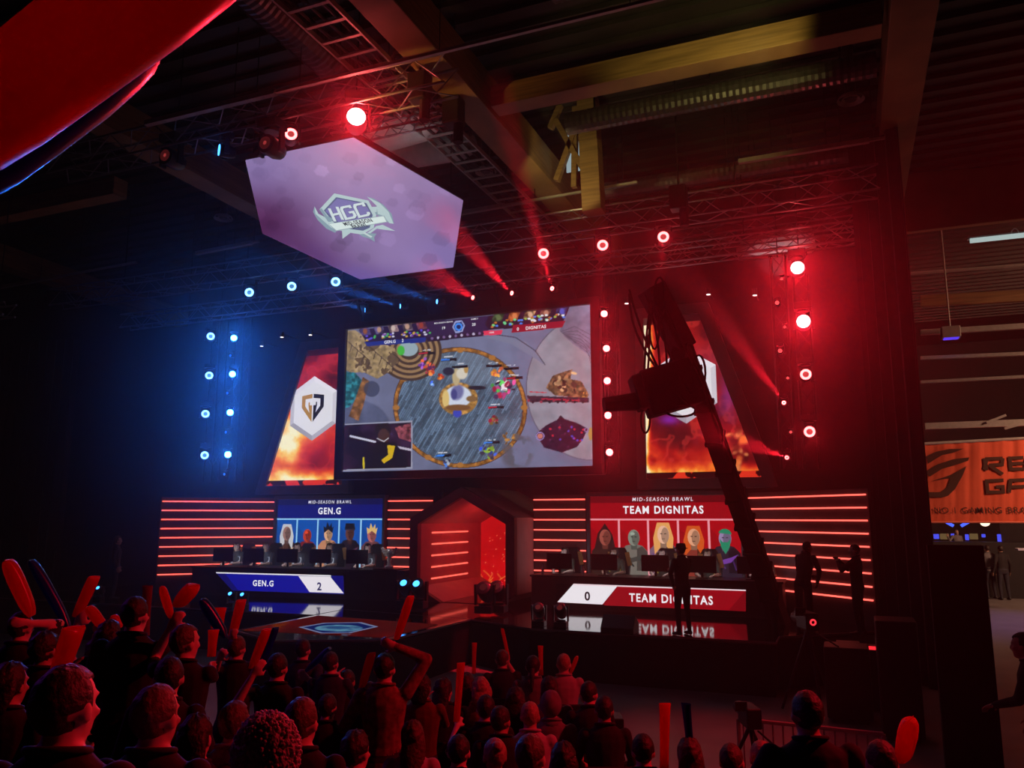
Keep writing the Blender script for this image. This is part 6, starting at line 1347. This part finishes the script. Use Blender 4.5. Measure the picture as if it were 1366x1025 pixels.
ST = [  # base px, tip px, width px, distance, colour, label
 ((43, 822), (10, 748), 22, 6.2, 'red', 'thick red cheering stick at the far left edge, tip up'), ((92, 836), (42, 748), 15, 6.6, 'blue', 'dark blue cheering stick leaning left beside the far left red one'), ((102, 822), (126, 770), 15, 7.0, 'red', 'red cheering stick leaning right in front of the two far blue lamps'),
 ((76, 905), (99, 838), 27, 4.6, 'red', 'wide red cheering stick standing over the nearest dark head'), ((142, 842), (118, 810), 15, 6.9, 'red', 'short red cheering stick leaning left by the round dark head'), ((194, 848), (197, 782), 11, 6.2, 'clear', 'pale translucent cheering stick just right of the tall dark head'),
 ((229, 826), (216, 783), 12, 5.6, 'red', 'red cheering stick with a round tip held up left of the profile face'), ((236, 808), (259, 782), 21, 6.4, 'red', 'blurred wide red cheering stick leaning right towards the left desk'), ((301, 850), (269, 800), 16, 7.2, 'blue', 'dark blue cheering stick leaning left of the bright upright red one'), ((290, 838), (291, 812), 18, 7.6, 'red', 'stubby red cheering stick behind the dark blue one'),
 ((282, 876), (285, 841), 12, 6.2, 'red', 'small red cheering stick low beside the profile face'), ((310, 848), (322, 801), 13, 8.3, 'red', 'upright red cheering stick right below the two blue lamps of the left desk'), ((336, 891), (356, 840), 13, 6.9, 'red', 'red cheering stick held left of the jersey wearer'), ((347, 892), (368, 838), 10, 7.0, 'blue', 'dark blue cheering stick held beside the red one of the jersey wearer'),
 ((482, 920), (496, 872), 12, 7.0, 'red', 'red cheering stick in the left hand of the person with both arms raised'), ((529, 853), (548, 796), 12, 7.0, 'red', 'red cheering stick raised highest in front of the portal floor lamps'), ((609, 963), (615, 885), 9.5, 7.9, 'red', 'long thin red cheering stick in the middle of the crowd'), ((632, 899), (633, 858), 5.5, 10.2, 'red', 'small upright red cheering stick behind the long thin one'),
 ((679, 880), (670, 839), 5, 10.4, 'red', 'thin red cheering stick leaning left before the stage skirt'), ((722, 901), (721, 862), 6, 10.0, 'red', 'upright red cheering stick left of the pale shirt'), ((761, 899), (770, 876), 6, 10.0, 'red', 'red cheering stick leaning right beside the pale shirt'), ((1203, 1016), (1215, 960), 26, 4.3, 'red', 'wide red cheering stick alone at the lower right'),
 ((886, 1030), (887, 939), 13, 6.0, 'red', 'upright red cheering stick over the red floor'), ((921, 1000), (915, 939), 11, 6.1, 'blue', 'dark blue cheering stick upright over the red floor'), ((408, 896), (440, 865), 9, 8.4, 'blue', 'dark blue cheering stick by the person with hands at the face'), ((161, 838), (150, 822), 13, 7.3, 'red', 'dim red cheering stick between the two dark heads at the left')]
SPOS = []
for (b, t_, w_, d, col, lb) in ST:
    d *= KD
    p0, p1 = Vector(at_d(*b, d)), Vector(at_d(*t_, d * 1.0)); SPOS.append((p0, p1)); stick(p0, p1, w_ * d / F_PX / 2, col, lb)
# huge red stick held up close to the camera, its tip towards the upper right, with a blue one behind
p0, p1 = Vector(at_d(-95, 215, 1.25)), Vector(at_d(330, -110, 1.35)); stick(p0, p1, .088, 'dimmed', 'huge red cheering stick held close to the camera in the upper left corner')
p0, p1 = Vector(at_d(-70, 268, 1.5)), Vector(at_d(200, 60, 1.75)); stick(p0, p1, .06, 'blue', 'dark blue cheering stick peeking out under the huge red one')
# ---- people with raised arms, solved so that the wrist reaches the stick
RAISED = [  # px, py, d, hair, colour, shirt, left stick, right stick, label
 (28, 838, 6.2, 'short', 'dark', 'black', None, 0, 'person at the far left edge raising a thick red stick'), (72, 868, 6.7, 'short', 'dark', 'black', None, 1, 'person at the left raising a dark blue stick'), (132, 872, 7.0, 'messy', 'dark', 'black', 2, 4, 'person behind the round dark head raising a red stick'),
 (180, 822, 5.7, 'short', 'dark', 'black', None, 5, 'tall broad person in black at the left, seen from behind'), (247, 858, 5.4, 'short', 'brown', 'black', 6, 10, 'person with a red-lit profile face turned right, left of the crowd'), (316, 866, 8.3, 'short', 'brown', 'black', 8, 11, 'person with a round head under the upright red stick near the left desk'),
 (370, 892, 7.0, 'short', 'dark', 'black', 12, None, 'person in a dark jersey printed with a letter, before the runway tip'), (404, 868, 8.9, 'short', 'dark', 'navy', None, 24, 'person before the runway edge with a red-lit ear'), (513, 893, 7.0, 'short', 'dark', 'plaid', 14, 15, 'person in a checked shirt with both arms raised in the middle'),
 (648, 947, 7.8, 'short', 'dark', 'black', 16, None, 'broad seated person in black holding the long thin red stick'), (622, 916, 10.1, 'bob', 'dark', 'black', None, 17, 'person raising a small upright red stick behind the hooded one'), (670, 881, 10.4, 'crop', 'brown', 'black', None, 18, 'person raising a thin red stick before the stage skirt'),
 (711, 890, 10.0, 'tail', 'dark', 'grey', None, 19, 'person with a ponytail raising an upright red stick'), (752, 887, 10.0, 'crop', 'fair', 'pale', None, 20, 'person in a pale shirt standing at the right front of the crowd')]
JERSEY = None
for (px, py, d, hair, hc, shirt, ls, rs_, lb) in RAISED:
    sit = py > 878 and d > 7.2; P, f, s, dd = solve(px, py, d, sit); hz = 1.20 if sit else 1.64
    loc = Vector((P[0], P[1], f)) - FH * .01; inv = Matrix.Rotation(-YAW, 3, 'Z')
    def tgt(i): return None if i is None else (inv @ (SPOS[i][0].lerp(SPOS[i][1], .08) - loc)) / s - Vector((0, 0, .09))
    A = [tgt(ls), tgt(rs_)]; A = [a if a is not None else ('lap' if sit else 'down') for a in A]
    me, head, _ = human('body', arms=tuple(A), sit=sit, turn=-34 if 'profile' in lb else -6, voxel=.0125, sleeve='long' if shirt == 'plaid' else 'short', curl=(1.0, 1.0), slim=1.12 if 'broad' in lb else 1.)
    if sit:
        o = copy_tree(CH0[0]) if CH0[1] else CH0[0]; CH0[1] = True; o.location = loc; o.rotation_euler = (0, 0, YAW); o.scale = (s,) * 3; o['label'] = 'black audience chair under the ' + ' '.join(lb.split(',')[0].split()[:11]); o['group'] = 'chairs of the audience'
    o = put(me, head, loc, YAW, lb, shirt, hair, hc, s, 0, 'people in the audience')
    if 'jersey' in lb: JERSEY = o
cv = Canvas(JERSEY.location + Vector((0, 0, 1.22)) - FH * .165, RH, (0, 0, 1)); cv.line([(.09, .06), (.05, .085), (-.02, .085), (-.05, .05), (-.05, -.05), (-.02, -.085), (.05, -.085), (.09, -.06)], .022, (150, 140, 140)); o = cv.build('jersey_letter', print_mat('jersey_print', .7), JERSEY)
# ---- players at the desks: seated, facing the audience, headsets on
ppl = human('body', sit=True, arms=('desk', 'desk'), lean=8, turn=14, nod=4, voxel=.011, sleeve='short', curl=(.6, .6)); ppr = human('body', sit=True, arms=('desk', 'desk'), lean=12, turn=-16, nod=2, voxel=.011, sleeve='short', curl=(.6, .6))
mh = MB(); mh.tube([(.092 * math.cos(a), -.005, .03 + .10 * math.sin(a)) for a in np.linspace(0, PI, 12)], .011, 6)
for s in (-1, 1): mh.cyl((s * .075, 0, -.01), (s * .105, 0, -.01), .036, n=12)
mh.tube([(-.095, .02, -.03), (-.085, .08, -.06), (-.05, .105, -.07)], .006, 6); HS_ME = mh.mesh('headset', M_blk2)
for (side, i), (q, rz) in SEATS.items():
    me, head, _ = (ppl if side == 'left' else ppr); c = q - Vector((0, 0, 0)); nrm_ = Vector((math.sin(rz), -math.cos(rz), 0))
    t = put(me, head, (q.x + nrm_.x * .02, q.y + nrm_.y * .02, ZS + .0), rz + PI, '%s player from the left at the %s desk, %s jersey' % (ordn[i], side, 'black and white' if side == 'left' else 'black and yellow'), 'jersey_dark' if side == 'left' else 'jersey_yellow', 'short', ['dark', 'brown'][i % 2], 1.0, i % 2, 'players at the %s desk' % side, eyes=True)
    o = bpy.data.objects.new('headset', HS_ME); COL.objects.link(o); o.parent = t; o.location = head[0]; o.rotation_euler = head[1].to_euler()
    for s in (-1, 1):
        m_ = MB(); col = mat('white_sleeve_stripe', (.75, .75, .78), .6) if side == 'left' else mat('yellow_panel', (.75, .58, .03), .6)
        S = Vector((s * .19, .13, 1.0)); m_.prism([(s * .05, .145, .80), (s * .13, .135, .80), (s * .17, .12, .98), (s * .09, .15, .98)], (0, .014, .0)); o = m_.build('jersey_panel', col, t)
# ---- crew
def crew(px, py, Y, zf, label, rz, hair='short', shirt='black', feet=None, **k):
    me, head, _ = human('body', voxel=.0125, sleeve='long', **k); Hc = head[0]; P = at_y(px, py, Y); s = (P[2] - zf) / Hc.z; s = max(.9, min(1.1, s)); off = Matrix.Rotation(rz, 3, 'Z') @ Vector((Hc.x, Hc.y, 0)) * s
    return put(me, head, (P[0] - off.x, P[1] - off.y, zf), rz, label, shirt, hair, 'dark', s, 1, None)
crew(908, 738, 14.72, ZS, 'dark standing figure in a hat on the stage edge before the right desk', YAW + .5, hair='hat', arms=('hips', Vector((.12, .36, 1.22))), turn=10)
crew(1077, 731, 15.9, ZS, 'dark crew member leaning forward before the right wing wall', YAW - 1.0, arms=(Vector((-.1, .42, 1.05)), 'hips'), lean=16)
crew(1140, 742, 15.9, ZS, 'dark crew member standing at the drape end of the right wing wall', YAW + .9, arms=('clap', 'clap'), turn=10)
crew(1076, 938, 5.3, 0, 'broad dark camera operator seen from behind at the lower right', YAW, arms=(Vector((-.34, .30, 1.18)), Vector((.34, .30, 1.18))), slim=1.2)
crew(157, 728, 15.4, ZS, 'barely lit person far left of the stage in front of the black drape', YAW - 1.2, hair='bob')
crew(1364, 862, 9.6, .0, 'dark figure at the right picture edge beside the blue-lit floor', YAW + .9, arms=('lap', 'down'), lean=8)
crew(1316, 727, 34.5, 0, 'distant pale-headed spectator at the counter under the banner', YAW, hair='crop', shirt='grey'); crew(1334, 729, 34.2, 0, 'distant dark spectator right of the pale-headed one', YAW, shirt='black'); crew(1276, 711, 35.9, .9, 'distant person behind the counter under the V of blue tubes', YAW + PI, shirt='grey', arms=('down', Vector((.5, .2, 1.45))))
# black partition hiding the foot of the next hall
a, b = at_y(1236, 727, 11.2), at_y(1311, 727, 11.2); t = thing('partition', 'black partition wall hiding the foot of the next hall', 'partition', ((a[0] + b[0]) / 2, 11.2, 0))
mb = MB(); mb.box((0, 0, a[2] / 2), (b[0] - a[0], .12, a[2])); mb.build('panel', M_black, t, bevel=.01)
for s in (-1, 1): mb = MB(); mb.box((s * (b[0] - a[0]) * .35, 0, .03), (.08, .6, .06)); mb.build('foot', M_blk, t)
# broadcast camera on a tripod in front of the stage, and the photographer's tripod at the end of the rows
def tripod_camera(px, py, Y, label, s=1., tally=False):
    p = at_y(px, py, Y); t = thing('tripod_camera', label, 'camera', (p[0], p[1], 0), YAW); h = p[2] / s; t.scale = (s,) * 3
    mb = MB(); mb.box((0, 0, h), (.2, .46, .26)); mb.build('camera_body', M_blk, t, bevel=.02); mb = MB(); mb.cyl((0, .22, h), (0, .52, h), .075, .085, 14); mb.build('lens', M_blk2, t); mb = MB(); mb.box((-.14, -.1, h + .14), (.16, .03, .12)); mb.build('viewfinder', M_blk2, t)
    if tally: mb = MB(); mb.frame([(math.cos(i * PI / 8) * .05, -.235, h + math.sin(i * PI / 8) * .05) for i in range(16)], [(math.cos(i * PI / 8) * .025, -.235, h + math.sin(i * PI / 8) * .025) for i in range(16)], (0, -.01, 0)); mb.build('tally_ring', emit('tally_red', (1, .04, .06), 1.2), t)
    for k in range(3): a_ = 2 * PI * k / 3 + .5; mb = MB(); mb.cyl((0, 0, h - .13), (.45 * math.cos(a_), .45 * math.sin(a_), 0.02), .028, .02, 8); mb.build('leg', M_blk, t)
    mb = MB(); mb.cyl((.06, -.15, h - .16), (.22, -.6, h - .3), .013, n=6); mb.build('pan_handle', M_blk, t)
tripod_camera(1077, 828, 13.6, 'broadcast camera with a red ring light on a tripod before the crane base', tally=True); tripod_camera(822, 966, 8.1, 'small camera on a tripod at the right end of the audience rows', .6); tripod_camera(1000, 955, 9.4, 'dark tripod camera in front of the barrier, left of the operator', .8)
